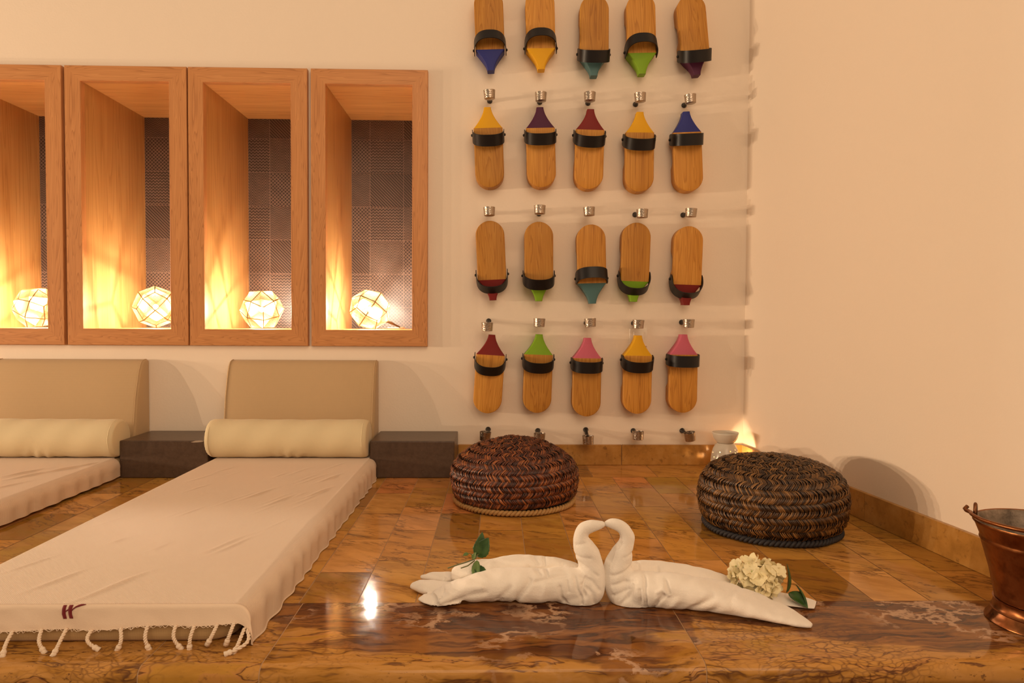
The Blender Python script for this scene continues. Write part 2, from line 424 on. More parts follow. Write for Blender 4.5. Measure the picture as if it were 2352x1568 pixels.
# the stone edging slabs with a rounded nose
mb = MB()
prof = [(YF, 0)] + [(YF - .002 - i*.0196, 0) for i in range(1, 11)]
prof += [(-1.340 - .017*math.sin(a*PI/2/6), -.013*(1 - math.cos(a*PI/2/6))) for a in range(1, 7)] + [(-1.357, -.022), (-1.355, -.029), (-1.351, -.031), (-1.33, -.031)]
joints = [-3.2, -2.3, -1.72, -1.1, -.490, -.3245, .2965, .93, 1.6]
for a, b in zip(joints[:-1], joints[1:]):
    n = max(2, int((b - a)/.06)); R = []
    for i in range(n + 1):
        x = a + g + (b - a - 2*g)*i/n; R.append([(min(x, rwx(y) - .0005) if b > .5 else x, y, z) for y, z in prof])
    mb.rings(R, False, False, False)
mb.rings([[(x, y + (.0007 if z < -.001 else 0), z - .0006) for y, z in prof] for x in (-3.2, .94)], False, False, False, 1)
o = mb.build('trim_1', ['marble_slab', 'floor_grout'], smooth=True, fix=False, autosmooth=1.2); tag(o, kind='structure')
for p_ in o.data.polygons:
    pass
mb = MB(); x = -3.2
while x < 1.0:
    mb.box((x + g, -1.343, -.45), (min(x + .31, 1.0) - g, -1.325, -.0335)); x += .31
mb.box((-3.2, -1.3415, -.449), (1.0, -1.326, -.031), 1)
tag(mb.build('trim_2', ['marble_slab', 'floor_grout'], smooth=False), kind='structure')
mb = MB(); mb.box((-4.5, -4.0, -.47), (2.0, -1.32, -.45))
tag(mb.build('floor_lower', 'dark_stone', smooth=False), kind='structure')

# skirting
mb = MB(); H = .068; x = -3.2
segs = [-3.2, -2.5, -1.9, -1.3, -.72, -.125, .0, .42, .826]
for a, b in zip(segs[:-1], segs[1:]): mb.box((a + g, -.010, 0.0004), (b - g, -.0005, H))
tag(mb.build('baseboard_back', 'marble_skirting', smooth=False, bevel=.001), kind='structure')
mb = MB(); d = Vector((.1085, -1, 0)).normalized(); nrm = Vector((-1, -.1085, 0)).normalized()
cur = .010
for L in (.36, .29, .62, .45, .6):
    a = Vector((rwx(0), 0, 0)) + d*(cur + g); b = Vector((rwx(0), 0, 0)) + d*(cur + L - g)
    V = [a + nrm*.0004, b + nrm*.0004, b + nrm*.010, a + nrm*.010]
    z0 = .0004
    mb.add([(p.x, p.y, z0) for p in V] + [(p.x, p.y, H) for p in V], [(0, 3, 2, 1), (4, 5, 6, 7), (0, 1, 5, 4), (1, 2, 6, 5), (2, 3, 7, 6), (3, 0, 4, 7)])
    cur += L
    if cur > 1.3: break
tag(mb.build('baseboard_right', 'marble_skirting', smooth=False, bevel=.001), kind='structure')

# ------------------------------------------------------------------ lit wall niches
FR = [(-1.786, -1.399), (-1.388, -1.001), (-.996, -.615), (-.603, -.226)]
FZ0, FZ1, DEP = .393, 1.289, .391
tiles = {0: [['h', 'd'], ['l', 'z'], ['h', 'd'], ['l', 'z'], ['d', 'v'], ['z', 'l'], ['l', 'd']],
         1: [['h', 'v', 'd'], ['l', 'd', 'z'], ['z', 'v', 'h'], ['d', 'l', 'v'], ['v', 'z', 'z'], ['l', 'd', 'l'], ['v', 'z', 'd']],
         2: [['h', 'd', 'v'], ['z', 'v', 'd'], ['v', 'l', 'z'], ['z', 'h', 'l'], ['l', 'd', 'd'], ['l', 'z', 'v'], ['d', 'z', 'h']],
         3: [['h', 'v', 'd'], ['l', 'z', 'v'], ['h', 'd', 'd'], ['l', 'z', 'v'], ['d', 'v', 'l'], ['z', 'l', 'l'], ['d', 'l', 'l']]}
TM = {'z': 0, 'v': 1, 'h': 2, 'd': 3, 'l': 4}
JX = [-1.60, -1.246, -.867, -.486]
names = ['at the left edge of the photo', 'second from the left', 'third from the left, above the gap left of the right backrest', 'nearest the hanging clogs']
wheres = ['cut off by the left edge of the photo', 'second from the left, above the left dark stone block', 'third from the left, above the right backrest', 'rightmost, next to the hanging clogs']
for i, ((a, b), (fa, fb)) in enumerate(zip(NX, FR)):
    T = thing('framed_niche', ((a + b)/2, 0, FZ0), 'lit wood framed wall niche, ' + wheres[i], 'wall niche', 'lit framed niches along the back wall')
    cx, cz = (a + b)/2, FZ0
    L = lambda x, y, z: (x - cx, y, z - cz)
    # moulding, mitred; profile runs from outer edge to inner edge
    prof = [(0, .0005), (0, .0198), (.0010, .0208), (.0498, .0208), (.0505, .0200), (.0505, -.0038)]
    mb = MB(); P = []
    for w, h in prof:
        tx = min(1, w/.0505)
        x0 = fa + (a - fa)*tx; x1 = fb + (b - fb)*tx; z0 = FZ0 + (NZ0 - FZ0)*tx; z1 = FZ1 + (NZ1 - FZ1)*tx
        P.append([L(x0, -h, z0), L(x1, -h, z0), L(x1, -h, z1), L(x0, -h, z1)])
    for side in range(4):
        s2 = (side + 1) % 4
        mb.rings([[p[side] for p in P], [p[s2] for p in P]], False, False, False, 1 if side in (0, 2) else 0)
    mb.build('frame', ['frame_wood_upright', 'frame_wood_across'], T, smooth=False, fix=True)
    e = .0004; y0 = .0035; th = .012
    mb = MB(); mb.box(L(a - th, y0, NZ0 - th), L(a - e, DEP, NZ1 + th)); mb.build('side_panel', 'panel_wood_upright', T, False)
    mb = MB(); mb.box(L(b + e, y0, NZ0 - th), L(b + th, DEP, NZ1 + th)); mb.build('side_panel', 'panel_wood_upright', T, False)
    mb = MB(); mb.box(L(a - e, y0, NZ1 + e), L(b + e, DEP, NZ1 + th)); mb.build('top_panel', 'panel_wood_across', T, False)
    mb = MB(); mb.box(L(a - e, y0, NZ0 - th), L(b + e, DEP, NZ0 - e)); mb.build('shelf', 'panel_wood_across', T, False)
    mb = MB(); t0 = .0006
    jx = [a, JX[i], JX[i] + .128, JX[i] + .256]; jx = [min(v, b) for v in jx]
    jz = [NZ1, 1.167, 1.039, .911, .783, .655, .527, NZ0]
    for r_ in range(7):
        for c_ in range(3):
            if jx[c_ + 1] - jx[c_] < .003: continue
            mm = tiles[i][r_][min(c_, len(tiles[i][r_]) - 1)]
            mb.add([L(jx[c_] + t0, DEP - .003, jz[r_ + 1] + t0), L(jx[c_ + 1] - t0, DEP - .003, jz[r_ + 1] + t0), L(jx[c_ + 1] - t0, DEP - .003, jz[r_] - t0), L(jx[c_] + t0, DEP - .003, jz[r_] - t0)], [(0, 1, 2, 3)], TM[mm])
    mb.box(L(a - th, DEP - .0022, NZ0 - th), L(b + th, DEP + .01, NZ1 + th), 5)
    mb.build('tile_back', ['tile_zigzag', 'tile_vee', 'tile_herring', 'tile_diagonal', 'tile_lattice', 'tile_grout'], T, False, fix=False)

# faceted lamps: 24 kite faces (deltoidal icositetrahedron)
bb, cc = math.sqrt(.5), (2*math.sqrt(2) + 1)/7
kites = []
for ax in range(3):
    for sg in (1, -1):
        u, v = (ax + 1) % 3, (ax + 2) % 3
        for su in (1, -1):
            for sv in (1, -1):
                def mk(**k):
                    p = [0, 0, 0]
                    for kk, vv in k.items(): p[{'a': ax, 'u': u, 'v': v}[kk]] = vv
                    return Vector(p)
                kites.append([mk(a=sg), mk(a=sg*bb, u=su*bb), mk(a=sg*cc, u=su*cc, v=sv*cc), mk(a=sg*bb, v=sv*bb)])
def make_lamp(loc, R, rot, label, cord):
    rm = Euler(rot).to_matrix()
    zmin = min((rm @ p).z for k in kites for p in k)*R
    T = thing('faceted_lamp', (loc[0], loc[1], NZ0), label, 'lamp', 'faceted brass lamps in the niches')
    cz = -zmin + .0008
    mb = MB(); uvs = []; V = []
    for k in kites:
        q = [(rm @ p)*R + Vector((0, 0, cz)) for p in k]
        c = sum(q, Vector())/4; n = (q[1] - q[0]).cross(q[3] - q[0])
        if n.dot(c - Vector((0, 0, cz))) < 0: q = [q[0], q[3], q[2], q[1]]
        inn = [c + (p - c)*.935 for p in q]
        ex = (q[2] - q[0]).normalized(); nn = (q[1] - q[0]).cross(q[3] - q[0]).normalized(); ey = nn.cross(ex)
        b0 = len(mb.v); mb.v += [tuple(p) for p in q + inn]
        V += [((p - c).dot(ex), (p - c).dot(ey)) for p in q + inn]
        for j in range(4):
            j2 = (j + 1) % 4; mb.f.append((b0 + j, b0 + j2, b0 + 4 + j2, b0 + 4 + j)); mb.mi.append(1)
        mb.f.append((b0 + 4, b0 + 5, b0 + 6, b0 + 7)); mb.mi.append(0)
    o = mb.build('shade', ['etched_brass', 'brass'], T, False, fix=False)
    uv = o.data.uv_layers.new(name='UVMap')
    for l in o.data.loops: uv.data[l.index].uv = V[l.vertex_index]
    mb = MB(); mb.ball((0, 0, cz), .0085, n=8, m=6); mb.build('bulb', 'bulb', T)
    if cord:
        mb = MB(); mb.tube([(.045, .045, .03), (.062, .075, .022), (.085, .12, .008)], [.0045, .005, .003], 8); mb.build('lamp_socket', 'cable', T)
        mb = MB(); mb.tube([(.085, .12, .006), (.10, .15, .004), (.09, .19, .0035), (.06, .21, .0035), (.03, .20, .0035)], .0022, 6); mb.build('cord', 'cable_clear', T)
    return T
LY = .12
lw = ['faceted perforated brass lamp, cut off at the left edge of the photo', 'faceted perforated brass lamp half hidden by its frame, in the niche second from the left', 'faceted perforated brass lamp with a flat top, in the niche third from the left', 'faceted perforated brass lamp with its cord showing, in the niche nearest the clogs']
for i, (x, rot) in enumerate([(-1.577, (.5, .3, .2)), (-1.173, (.25, .75, .6)), (-.810, (.35, -.4, 1.1)), (-.438, (.62, .35, 2.0))]):
    make_lamp((x, LY, NZ0), .074, rot, lw[i], i == 3)

# ------------------------------------------------------------------ clogs on the wall
CL = .256; CW = .0465; TOE = .066
def back_depth(z):
    def sm(a, b, t): t = max(0, min(1, (t - a)/(b - a))); return t*t*(3 - 2*t)
    d = .024*(sm(.078, .10, z) - sm(.138, .158, z))
    return .0003 + d + .017*sm(CL - .05, CL - .005, z)
def hw(z):
    if z < CW: return math.sqrt(max(CW*CW - (CW - z)**2, 1e-7))
    if z <= CL - TOE: return CW
    s_ = (CL - z)/TOE
    return .0112 + (CW - .0112)*s_**1.65
def section(z, w, front=.052):
    b = back_depth(z); r = min(.004, w*.5); k = []
    x0, x1, y0, y1 = -w, w, -front, -b
    for cxx, cyy, a0 in ((x0 + r, y0 + r, PI), (x1 - r, y0 + r, 1.5*PI), (x1 - r, y1 - r, 0), (x0 + r, y1 - r, .5*PI)):
        for q in range(4):
            a = a0 + q*PI/6; k.append((cxx + r*math.cos(a), cyy + r*math.sin(a), z))
    return k
mb = MB(); zl = [CW*(1 - math.cos(PI/2*i/10)) for i in range(11)]; zl[0] = .0006
zl += [CW + (CL - TOE - CW)*i/30 for i in range(1, 31)]
mb.rings([section(z, hw(z)) for z in zl]); SOLE = mb.mesh('sole', 'clog_wood'); sharp(SOLE, .7)
TOEM = {}
def toe_mesh(c):
    if c not in TOEM:
        mb = MB(); mb.rings([section(CL - TOE + TOE*i/16, hw(CL - TOE + TOE*i/16)) for i in range(17)])
        TOEM[c] = mb.mesh('painted_toe', 'paint_' + c); sharp(TOEM[c], .7)
    return TOEM[c]
mb = MB(); R = []; N = 32; Wd = .037
for i in range(N + 1):
    if True:
        ph = -PI/2 + PI*i/N; cs = math.cos(ph)
        x = .0498*math.copysign(abs(math.sin(ph))**.8, math.sin(ph)); yv = .062*abs(cs)**.72
    def pt(off, z):
        n = Vector((math.sin(ph), -abs(math.cos(ph))))
        return (x + n.x*off, -yv + n.y*off, z)
    R.append([pt(0, -Wd/2), pt(0, Wd/2), pt(.0022, Wd/2), pt(.0022, -Wd/2)])
legs = lambda r, sgn: [(p[0], p[1] + .010, p[2]*.8) for p in r]
R = [legs(R[0], -1)] + R + [legs(R[-1], 1)]
mb.rings(R); STRAP = mb.mesh('strap', 'black_leather'); sharp(STRAP, .6)
mb = MB(); mb.ball((0, 0, 0), .0045, .7, 1, 1); NAIL = mb.mesh('nail', 'black_iron')
CLOGS = [
 [(-.0210,1.2800,-.0310,1.5220,.071,.52,'blue'),(.1410,1.2860,.1340,1.5340,.073,.55,'yellow'),(.3110,1.2680,.3100,1.5110,.074,-.44,'teal'),(.4670,1.2760,.4590,1.5170,.075,.44,'green'),(.6450,1.2750,.6200,1.5160,.070,-.39,'purple')],
 [(-.0320,1.1630,-.0220,.9100,.083,-.53,'yellow'),(.1370,1.1650,.1450,.9120,.083,-.47,'purple'),(.3010,1.1610,.2960,.9090,.080,-.55,'dark_red'),(.4610,1.1540,.4610,.8990,.084,-.49,'yellow'),(.6110,1.1570,.6240,.9060,.084,-.25,'blue')],
 [(-.0110,.5450,-.0240,.8020,.084,-.98,'dark_red'),(.1380,.5430,.1360,.7990,.083,-.55,'green'),(.3130,.5360,.3050,.7920,.082,.28,'teal'),(.4470,.5430,.4550,.7950,.083,-.96,'green'),(.6190,.5330,.6260,.7870,.084,-1.06,'dark_red')],
 [(-.0140,.4330,-.0300,.1780,.078,-.69,'dark_red'),(.1400,.4350,.1330,.1780,.081,-.45,'green'),(.2980,.4240,.2950,.1680,.082,-.21,'pink'),(.4640,.4330,.4610,.1770,.081,-.36,'yellow'),(.6130,.4370,.6120,.1790,.082,-.08,'pink')]]
RN = ['top row', 'second row', 'third row', 'bottom row']; CN = ['leftmost', 'second from left', 'middle one', 'second from right', 'rightmost']
for r_, row in enumerate(CLOGS):
    for c_, (tx, tz, hx, hz, nd, th, col) in enumerate(row):
        ang = math.atan2(tx - hx, tz - hz)
        dx, dz = math.sin(ang), math.cos(ang)
        base = (tx - dx*CL, 0, tz - dz*CL)
        up = 'up' if r_ % 2 else 'down'
        T = thing('wooden_clog', base, f'wooden clog with {col.replace("_", " ")} toe pointing {up}, {CN[c_]} in the {RN[r_]}', 'clog', 'wooden clogs hung on the wall', (0, ang, 0))
        for nm, me in (('sole', SOLE), ('painted_toe', toe_mesh(col))):
            o = bpy.data.objects.new(nm, me); COL.objects.link(o); o.parent = T
        zn = CL - nd
        o = bpy.data.objects.new('strap', STRAP); COL.objects.link(o); o.parent = T
        o.location = (0, -.030, zn); o.rotation_euler = ((-th if r_ % 2 else th), 0, 0)
        for sx in (-1, 1):
            o = bpy.data.objects.new('nail', NAIL); COL.objects.link(o); o.parent = T; o.location = (sx*.0535, -.030, zn)

# hammered cups on black pegs
CUPS = [[(-.025,1.199,-.025,1.198),(.139,1.194,.139,1.196),(.296,1.196,.298,1.195),(.458,1.196,.455,1.193),(.62,1.193,.616,1.192)],
 [(-.024,.828,-.024,.832),(.138,.835,.139,.832),(.297,.831,.301,.834),(.469,.826,.457,.832),(.627,.83,.617,.832)],
 [(-.029,.459,-.025,.478),(.139,.473,.141,.473),(.304,.474,.299,.473),(.46,.47,.457,.473),(.624,.473,.617,.477)],
 [(-.034,.105,-.025,.118),(.142,.101,.14,.114),(.3,.093,.3,.118),(.463,.108,.459,.114),(.633,.105,.623,.115)]]
TILT = {(0,0):.06,(0,3):-.05,(0,4):-.06,(2,2):.05,(2,3):-.04,(3,0):.08,(3,4):-.22,(1,1):.03,(1,4):.05}
RC = ['between top and second clog rows', 'between second and third clog rows', 'between third and bottom clog rows', 'below the bottom clog row']
CN2 = ['leftmost', 'second from left', 'middle one', 'second from right', 'rightmost']
mb = MB(); mb.lathe([(.0005, -.0135), (.0160, -.0135), (.0172, -.0125), (.0176, -.005), (.0182, .004), (.0190, .0135), (.0178, .0138), (.0170, .004), (.0162, -.0115), (.0005, -.0118)], 32)
CUP = mb.mesh('cup', 'hammered_nickel'); sharp(CUP, .8)
mb = MB(); mb.ball((0, 0, 0), .0038); SCREW = mb.mesh('screw', 'hammered_nickel')
for r_, row in enumerate(CUPS):
    for c_, (cx, cz, wx, wz) in enumerate(row):
        pc = Vector((cx, -.062, cz)); pw = Vector((wx, 0, wz))
        T = thing('wall_cup', pw, f'hammered metal cup on black peg, {CN2[c_]} {RC[r_]}', 'wall cup', 'hammered cups on wall pegs')
        o = bpy.data.objects.new('cup', CUP); COL.objects.link(o); o.parent = T; o.location = pc - pw
        o.rotation_euler = (rnd.uniform(-.05, .05), -TILT.get((r_, c_), 0), rnd.uniform(0, 6))
        d = pc - pw; e = d*((d.length - .0185)/d.length)
        mb = MB(); mb.tube([Vector((0, -.0004, 0)), d*.05, d*.10, d*.16, e], [.0088, .0088, .0075, .0056, .0056], 14); mb.build('peg', 'black_iron', T, autosmooth=.9)
        o = bpy.data.objects.new('screw', SCREW); COL.objects.link(o); o.parent = T; o.location = e + d.normalized()*.0045

# light switch half hidden by the yellow-toed clog
T = thing('light_switch', (.4725, 0, .4265), 'white light switch behind the yellow-toed clog of the bottom row', 'light switch')
mb = MB(); mb.box((-.030, -.007, -.030), (.030, -.0005, .030)); mb.build('plate', 'white_plastic', T, False, bevel=.0015)
mb = MB(); mb.box((-.017, -.0095, -.019), (.017, -.0072, .019)); mb.build('rocker', 'white_plastic', T, False, bevel=.001)

# ------------------------------------------------------------------ daybeds: blocks, mattresses, backrests, bolsters, covers
def block(x0, x1, label):
    mb = MB(); mb.box((0, 0, 0), (x1 - x0, .192, .1125))
    o = mb.build('stone_block', 'dark_stone', None, False, bevel=.003); o.location = (x0, -.203, .0005)
    tag(o, label, 'stone block', 'dark stone blocks between the daybeds'); return o
bl = block(-1.129, -.867, 'dark brown stone block with a chipped edge, between the two backrests')
block(-.381, -.125, 'dark brown stone block right of the right backrest, behind the reddish pouf')
simple('chipped_stone', (.42, .33, .25), .9)
mb = MB(); mb.rings([[(.212, y, .1085), (.222, y, .1072), (.236, y, .1082), (.247, y, .1095), (.252, y, .1118), (.240, y, .1128), (.226, y, .1122), (.218, y, .1098)] for y in (-.0006, .004)])
mb.build('chip', 'chipped_stone', bl, False)['label'] = 'pale chip in the edge'
def mattress(x0, x1, y0, y1, label):
    T = None
    mb = MB(); w = x1 - x0; h = .0575; r = .016
    def ring(z, ins):
        k = []
        R_ = .035
        for (cx, cy, a0) in ((w - ins - R_, y0 + ins + R_, 1.5*PI), (w - ins - R_, y1 - ins - R_, 0), (ins + R_, y1 - ins - R_, .5*PI), (ins + R_, y0 + ins + R_, PI)):
            for q in range(7):
                a = a0 + q*PI/12; k.append((cx + R_*math.cos(a), cy + R_*math.sin(a) - y0, z))
        return k
    R = [ring(z, i) for z, i in ((.001, .02), (.001, .008), (.006, .002), (.015, 0), (h - .015, 0), (h - .005, .003), (h, .010), (h, .03))]
    mb.rings(R)
    o = mb.build('mattress', 'mattress_fabric', None); o.location = (x0, y0, .0005)
    tag(o, label, 'mattress', 'daybed mattresses'); return o
mattress(-.845, -.388, -1.283, -.012, 'thin beige floor mattress under the fringed white cover')
mattress(-1.600, -1.132, -1.283, -.012, 'thin beige floor mattress at the left edge of the photo, under the plain cover')

def backrest(x0, x1, label):
    prof = [(0, .0615), (-.094, .0615), (-.096, .066), (-.0935, .10), (-.083, .165), (-.072, .235), (-.052, .305), (-.040, .331), (-.028, .343), (-.014, .3465), (-.003, .3465), (0, .344)]
    ys = [(-.0035 + y, z) for y, z in prof]
    mb = MB(); R = []; w = x1 - x0
    cy = sum(p[0] for p in ys)/len(ys); cz = .2
    for x, s_ in ((0, .90), (.002, .965), (.007, .99), (.014, 1), (w*.25, 1), (w*.5, 1), (w*.75, 1), (w - .014, 1), (w - .007, .99), (w - .002, .965), (w, .90)):
        R.append([(x, (-.0035 + (y + .0035)*s_), .0615 + (z - .0615)*(1 - (1 - s_)*.16)) for y, z in ys])
    mb.rings(R)
    T = thing('backrest', (x0, -.0005, 0), label, 'backrest', 'padded backrests leaning on the wall')
    mb.build('cushion', 'cushion_fabric', T, autosmooth=1.0)
    for xx in (.006, w - .006):
        pts = [(xx, y*1.005 - .0004, z) for y, z in ys[2:]]
        m2 = MB(); m2.tube(pts, .0013, 6); m2.build('piping', 'cushion_fabric', T)
backrest(-.866, -.388, 'tan padded backrest on the wall between the two dark stone blocks')
backrest(-1.612, -1.138, 'tan padded backrest at the left edge of the photo')

def bolster(x0, x1, cy, label, seed):
    r0 = .0565; mb = MB(); R = []; w = x1 - x0; n = 56; zc = .0625 + r0
    st = [0, .001, .004, .009, .015] + [.015 + (w - .03)*i/60 for i in range(1, 60)] + [w - .015, w - .009, w - .004, w - .001, w]
    for x in st:
        e = min(x, w - x); f = 1 if e > .015 else (.86 + .14*math.sqrt(max(0, 1 - (1 - e/.015)**2)))
        ring = []
        for k in range(n):
            a = 2*PI*k/n
            d = noise.noise(Vector((x*6 + seed, a*.9, seed)))*.0016
            fx = math.exp(-((x/w - .52)/.10)**2)*max(0, math.sin(a*1.0 - 3.4))
            d += fx*.0024*math.sin(x*190 + a*6 + 3*noise.noise(Vector((x*14, a*2, seed))))
            d += .0007*math.sin(x*60 + seed*3 + a*2)
            d += .0008*math.sin(a*26)*math.exp(-(e/.012)**2)
            rr = (r0 + d)*f
            sag = 1.0
            ring.append((x, rr*math.cos(a), max(rr*math.sin(a), -r0 + .0008)))
        R.append(ring)
    mb.rings([[(p[0], p[1], p[2]) for p in q] for q in R])
    T = thing('bolster', (x0, cy, zc), label, 'bolster', 'cylindrical bolsters on the daybeds')
    mb.build('cushion', 'bolster_fabric', T, autosmooth=.9)
    for xx in (.012, w - .012):
        m2 = MB(); m2.tube([(xx, (r0*.988)*math.cos(2*PI*k/48), (r0*.988)*math.sin(2*PI*k/48)) for k in range(49)], .0012, 5); m2.build('piping', 'bolster_fabric', T)
    return T
bolster(-.862, -.386, -.190, 'cream cylindrical bolster in front of the backrest between the dark stone blocks', 1.0)
bolster(-1.600, -1.129, -.190, 'cream cylindrical bolster at the left edge of the photo', 5.0)

ZT = .0612
def drape(d, r=.012):
    """distance along cloth past an edge -> (outward, down)"""
    if d <= 0: return d, 0
    if d < r*PI/2: return r*math.sin(d/r), r*(1 - math.cos(d/r))
    return r, r + d - r*PI/2
def make_cover(xl, xr, yb, yf, side_len, front_len, rag=0.0, seed=0):
    """returns the surface function p(s, t): s across from the left edge, t along towards the front"""
    def p(x, y, wob=True):
        if y > -.2085: x = min(x, xr + .002)
        sx, dx = drape(x - xr, .026); sl, dl = drape(xl - x); sy, dy = drape(yf - y, .006)
        X = xr + sx if x > xr - .0 else x
        if x < xl: X = xl - sl
        Y = yf - sy if y < yf else y
        z = ZT - dx - dl - dy
        fl = 0
        if z < .0016:
            fl = .0016 - z; z = .0016 + .0004*fl
        if wob:
            q = Vector((x*3.2 + seed, y*1.5 + (x - xr)*1.0, seed))
            z += .0011*noise.noise(q*1.8) if (dx + dl + dy) == 0 else 0
            for (ax, ay, ln, hh, wd) in WR[seed]:      # long soft wrinkles
                dxr, dyr = x - ax, y - ay
                u_ = dxr*.55 + dyr*.83; v_ = dxr*.83 - dyr*.55
                gz = hh*math.exp(-(u_/ln)**2 - ((v_ + .012*math.sin(u_*22))/wd)**2)
                if dx + dl + dy == 0: z += gz
            if x > xr + .015:
                k = min(1, (x - xr - .015)/.03)
                X += k*(.0045*noise.noise(Vector((y*16, seed, 1))) + .0022*math.sin(y*95 + 4*noise.noise(Vector((y*5, 2, seed))))) + fl*.35
            if y < yf - .007:
                k = min(1, (yf - y - .012)/.02)
                Y -= k*(.003*noise.noise(Vector((x*12, seed, 3))) + .0015*(1 + math.sin(x*44)) + .0022*noise.noise(Vector((x*38 + y*25, y*30, 5))))
        return Vector((X, Y, max(z, .0014)))
    return p
WR = {}
_w = random.Random(21)
WR[0] = [(-.60, -1.22, .07, .0018, .005), (-.70, -1.19, .05, .0016, .005), (-.43, -.62, .04, .0022, .0045), (-.50, -.70, .05, .0014, .005), (-.57, -.64, .05, .0016, .005), (-.44, -.47, .04, .0020, .0045)]
WR[0] += [(_w.uniform(-.80, -.42), _w.uniform(-1.2, -.30), _w.uniform(.02, .06), _w.uniform(.0004, .0011), _w.uniform(.003, .005)) for _ in range(26)]
WR[1] = [(-1.20, -.36, .05, .0034, .006), (-1.24, -.44, .06, .0028, .006), (-1.17, -.30, .03, .0026, .005), (-1.28, -.42, .06, .0032, .007), (-1.22, -.56, .06, .0018, .006), (-1.32, -.6, .07, .0016, .006)]
WR[1] += [(_w.uniform(-1.55, -1.17), _w.uniform(-1.2, -.30), _w.uniform(.02, .06), _w.uniform(.0005, .0013), _w.uniform(.003, .005)) for _ in range(20)]
# right daybed cover
P2 = make_cover(-.838, -.3835, -.05, -1.285, .06, .03, 0, 0)
XL, XR = -.838, -.3835
nu, nv = 150, 300
s0, s1 = XL - .012, XR + .0800
def hem_len(x):    # length of the front drop
    return .040 + .003*noise.noise(Vector((x*8, 3, 1))) + .002*math.sin(x*41) - .010*max(0, min(1, (x + .60)/.2))
def f2(a, b):
    x = s0 + (s1 - s0)*a
    if x > XR: x = XR + (x - XR)*(1 + .04*noise.noise(Vector((b*9, 1, 1))))
    y0, y1 = -.16, -1.285 - hem_len(min(x, XR + .01))
    bb_ = b**.85 if False else b
    return tuple(P2(x, y0 + (y1 - y0)*bb_))
COVER = thing('mattress_cover', (0, 0, 0), 'cream waffle cotton cover with a fringed front hem, on the right mattress', 'mattress cover', 'cotton covers on the mattresses')
mb = MB(); mb.grid(f2, 200, 420)
cov = mb.build('cloth', 'waffle_cotton', COVER, fix=False)
# woven red emblem on the front drop
def emb(pts_px):
    return pts_px
def emblem():
    x_of = lambda px: -.6292 + (px - 143)*.00063; s_of = lambda py: (py - 1393)*.00066
    def strip(left, right):
        out = []
        for (a, b) in zip(left, right): out.append((a, b))
        return out
    polys = []
    def bar(pts, n=6):
        # pts: list of (xl, xr, y) down the bar
        q = []
        for i in range(len(pts) - 1):
            for k in range(n):
                t = k/n; q.append(tuple(pts[i][j] + (pts[i + 1][j] - pts[i][j])*t for j in range(3)))
        q.append(pts[-1]); return q
    sc = lambda X: 100 + X/19.6; sy = lambda Y: 1370 + Y/19.6
    b1 = bar([(835, 985, 470), (805, 960, 720), (795, 955, 850), (850, 995, 1065)])
    b2 = bar([(1105, 1275, 465), (1080, 1240, 700), (1090, 1235, 850), (1125, 1285, 1050)])
    mb = MB()
    def put(X, Y):
        p = P2(x_of(sc(X)), -1.285 - max(-.001, s_of(sy(Y)) + .0030), True)
        return Vector((p.x, p.y - .0012, p.z + .0009))
    for b_ in (b1, b2):
        V = []; 
        for xl, xr_, y in b_: V += [put(xl, y), put((xl + xr_)/2, y), put(xr_, y)]
        F = []
        for i in range(len(b_) - 1):
            for j in range(2): F.append((3*i + j, 3*i + j + 1, 3*i + j + 4, 3*i + j + 3))
        mb.add(V, F)
    sw = [(940, 750, 25), (1020, 690, 24), (1090, 640, 26), (1180, 700, 24), (1250, 690, 28), (1340, 590, 30), (1430, 530, 34), (1520, 495, 40), (1620, 470, 42), (1700, 450, 30), (1820, 435, 5)]
    sw = [(940, 755, 28), (1100, 645, 26), (1240, 690, 30), (1300, 635, 30), (1400, 555, 36), (1500, 505, 45), (1600, 468, 48), (1700, 448, 34), (1825, 437, 5)]
    for seg in (sw[:2], sw[2:]):
        V = []; F = []
        for X, Y, h in seg: V += [put(X, Y - h), put(X, Y + h)]
        for i in range(len(seg) - 1): F.append((2*i, 2*i + 2, 2*i + 3, 2*i + 1))
        mb.add(V, F)
    o = mb.build('emblem', 'red_thread', COVER, True, fix=False, solid=.0006)
    o['label'] = 'dark red woven emblem shaped like a letter H with a flourish'
emblem()
# tassels
TS = [(85,745,45,920,0),(310,735,310,885,-6),(490,740,435,910,4),(690,725,750,865,-22),(920,715,945,860,14),(1130,705,1165,855,-6),(1345,690,1405,850,-12),(1490,685,1485,855,-2),(1670,680,1648,815,3),(1800,695,1780,840,2),(1905,740,1835,900,4),(1985,745,1790,935,46)]
def tassel(x0, p0, p1, bend, i):
    mb = MB(); n = 30; core = []
    for k in range(n + 1):
        t = k/n; q = p0.lerp(p1, t)
        q = q + Vector((bend*.0003*math.sin(PI*t), -.004*math.sin(PI*t), 0))
        core.append(Vector((q.x, q.y, max(q.z, .0042))))
    for ph in (0, PI):
        pts = []
        for k, q in enumerate(core):
            t = (core[min(k + 1, n)] - core[max(k - 1, 0)]).normalized()
            a = t.cross(Vector((0, 1, 0))).normalized(); b = t.cross(a); an = ph + k*.85
            pts.append(q + (a*math.cos(an) + b*math.sin(an))*.0013)
        mb.tube(pts, .00165, 6)
    e = core[-1]; mb.ball(tuple(e), .0042, n=10, m=6)
    d = (core[-1] - core[-3]).normalized()
    mb.tube([e, e + d*.003, e + d*.007], [.0036, .0036, .0046], 8)
    mb.build('tassel', 'cotton_cord', COVER)
ENDS = [(-.698, -1.313), (-.628, -1.303), (-.592, -1.314), (-.537, -1.298), (-.493, -1.297), (-.443, -1.297), (-.39, -1.295), (-.372, -1.297), (-.345, -1.285), (-.317, -1.295), (-.305, -1.311), (-.312, -1.330)]
def px_end(i):
    return ENDS[i]
import itertools
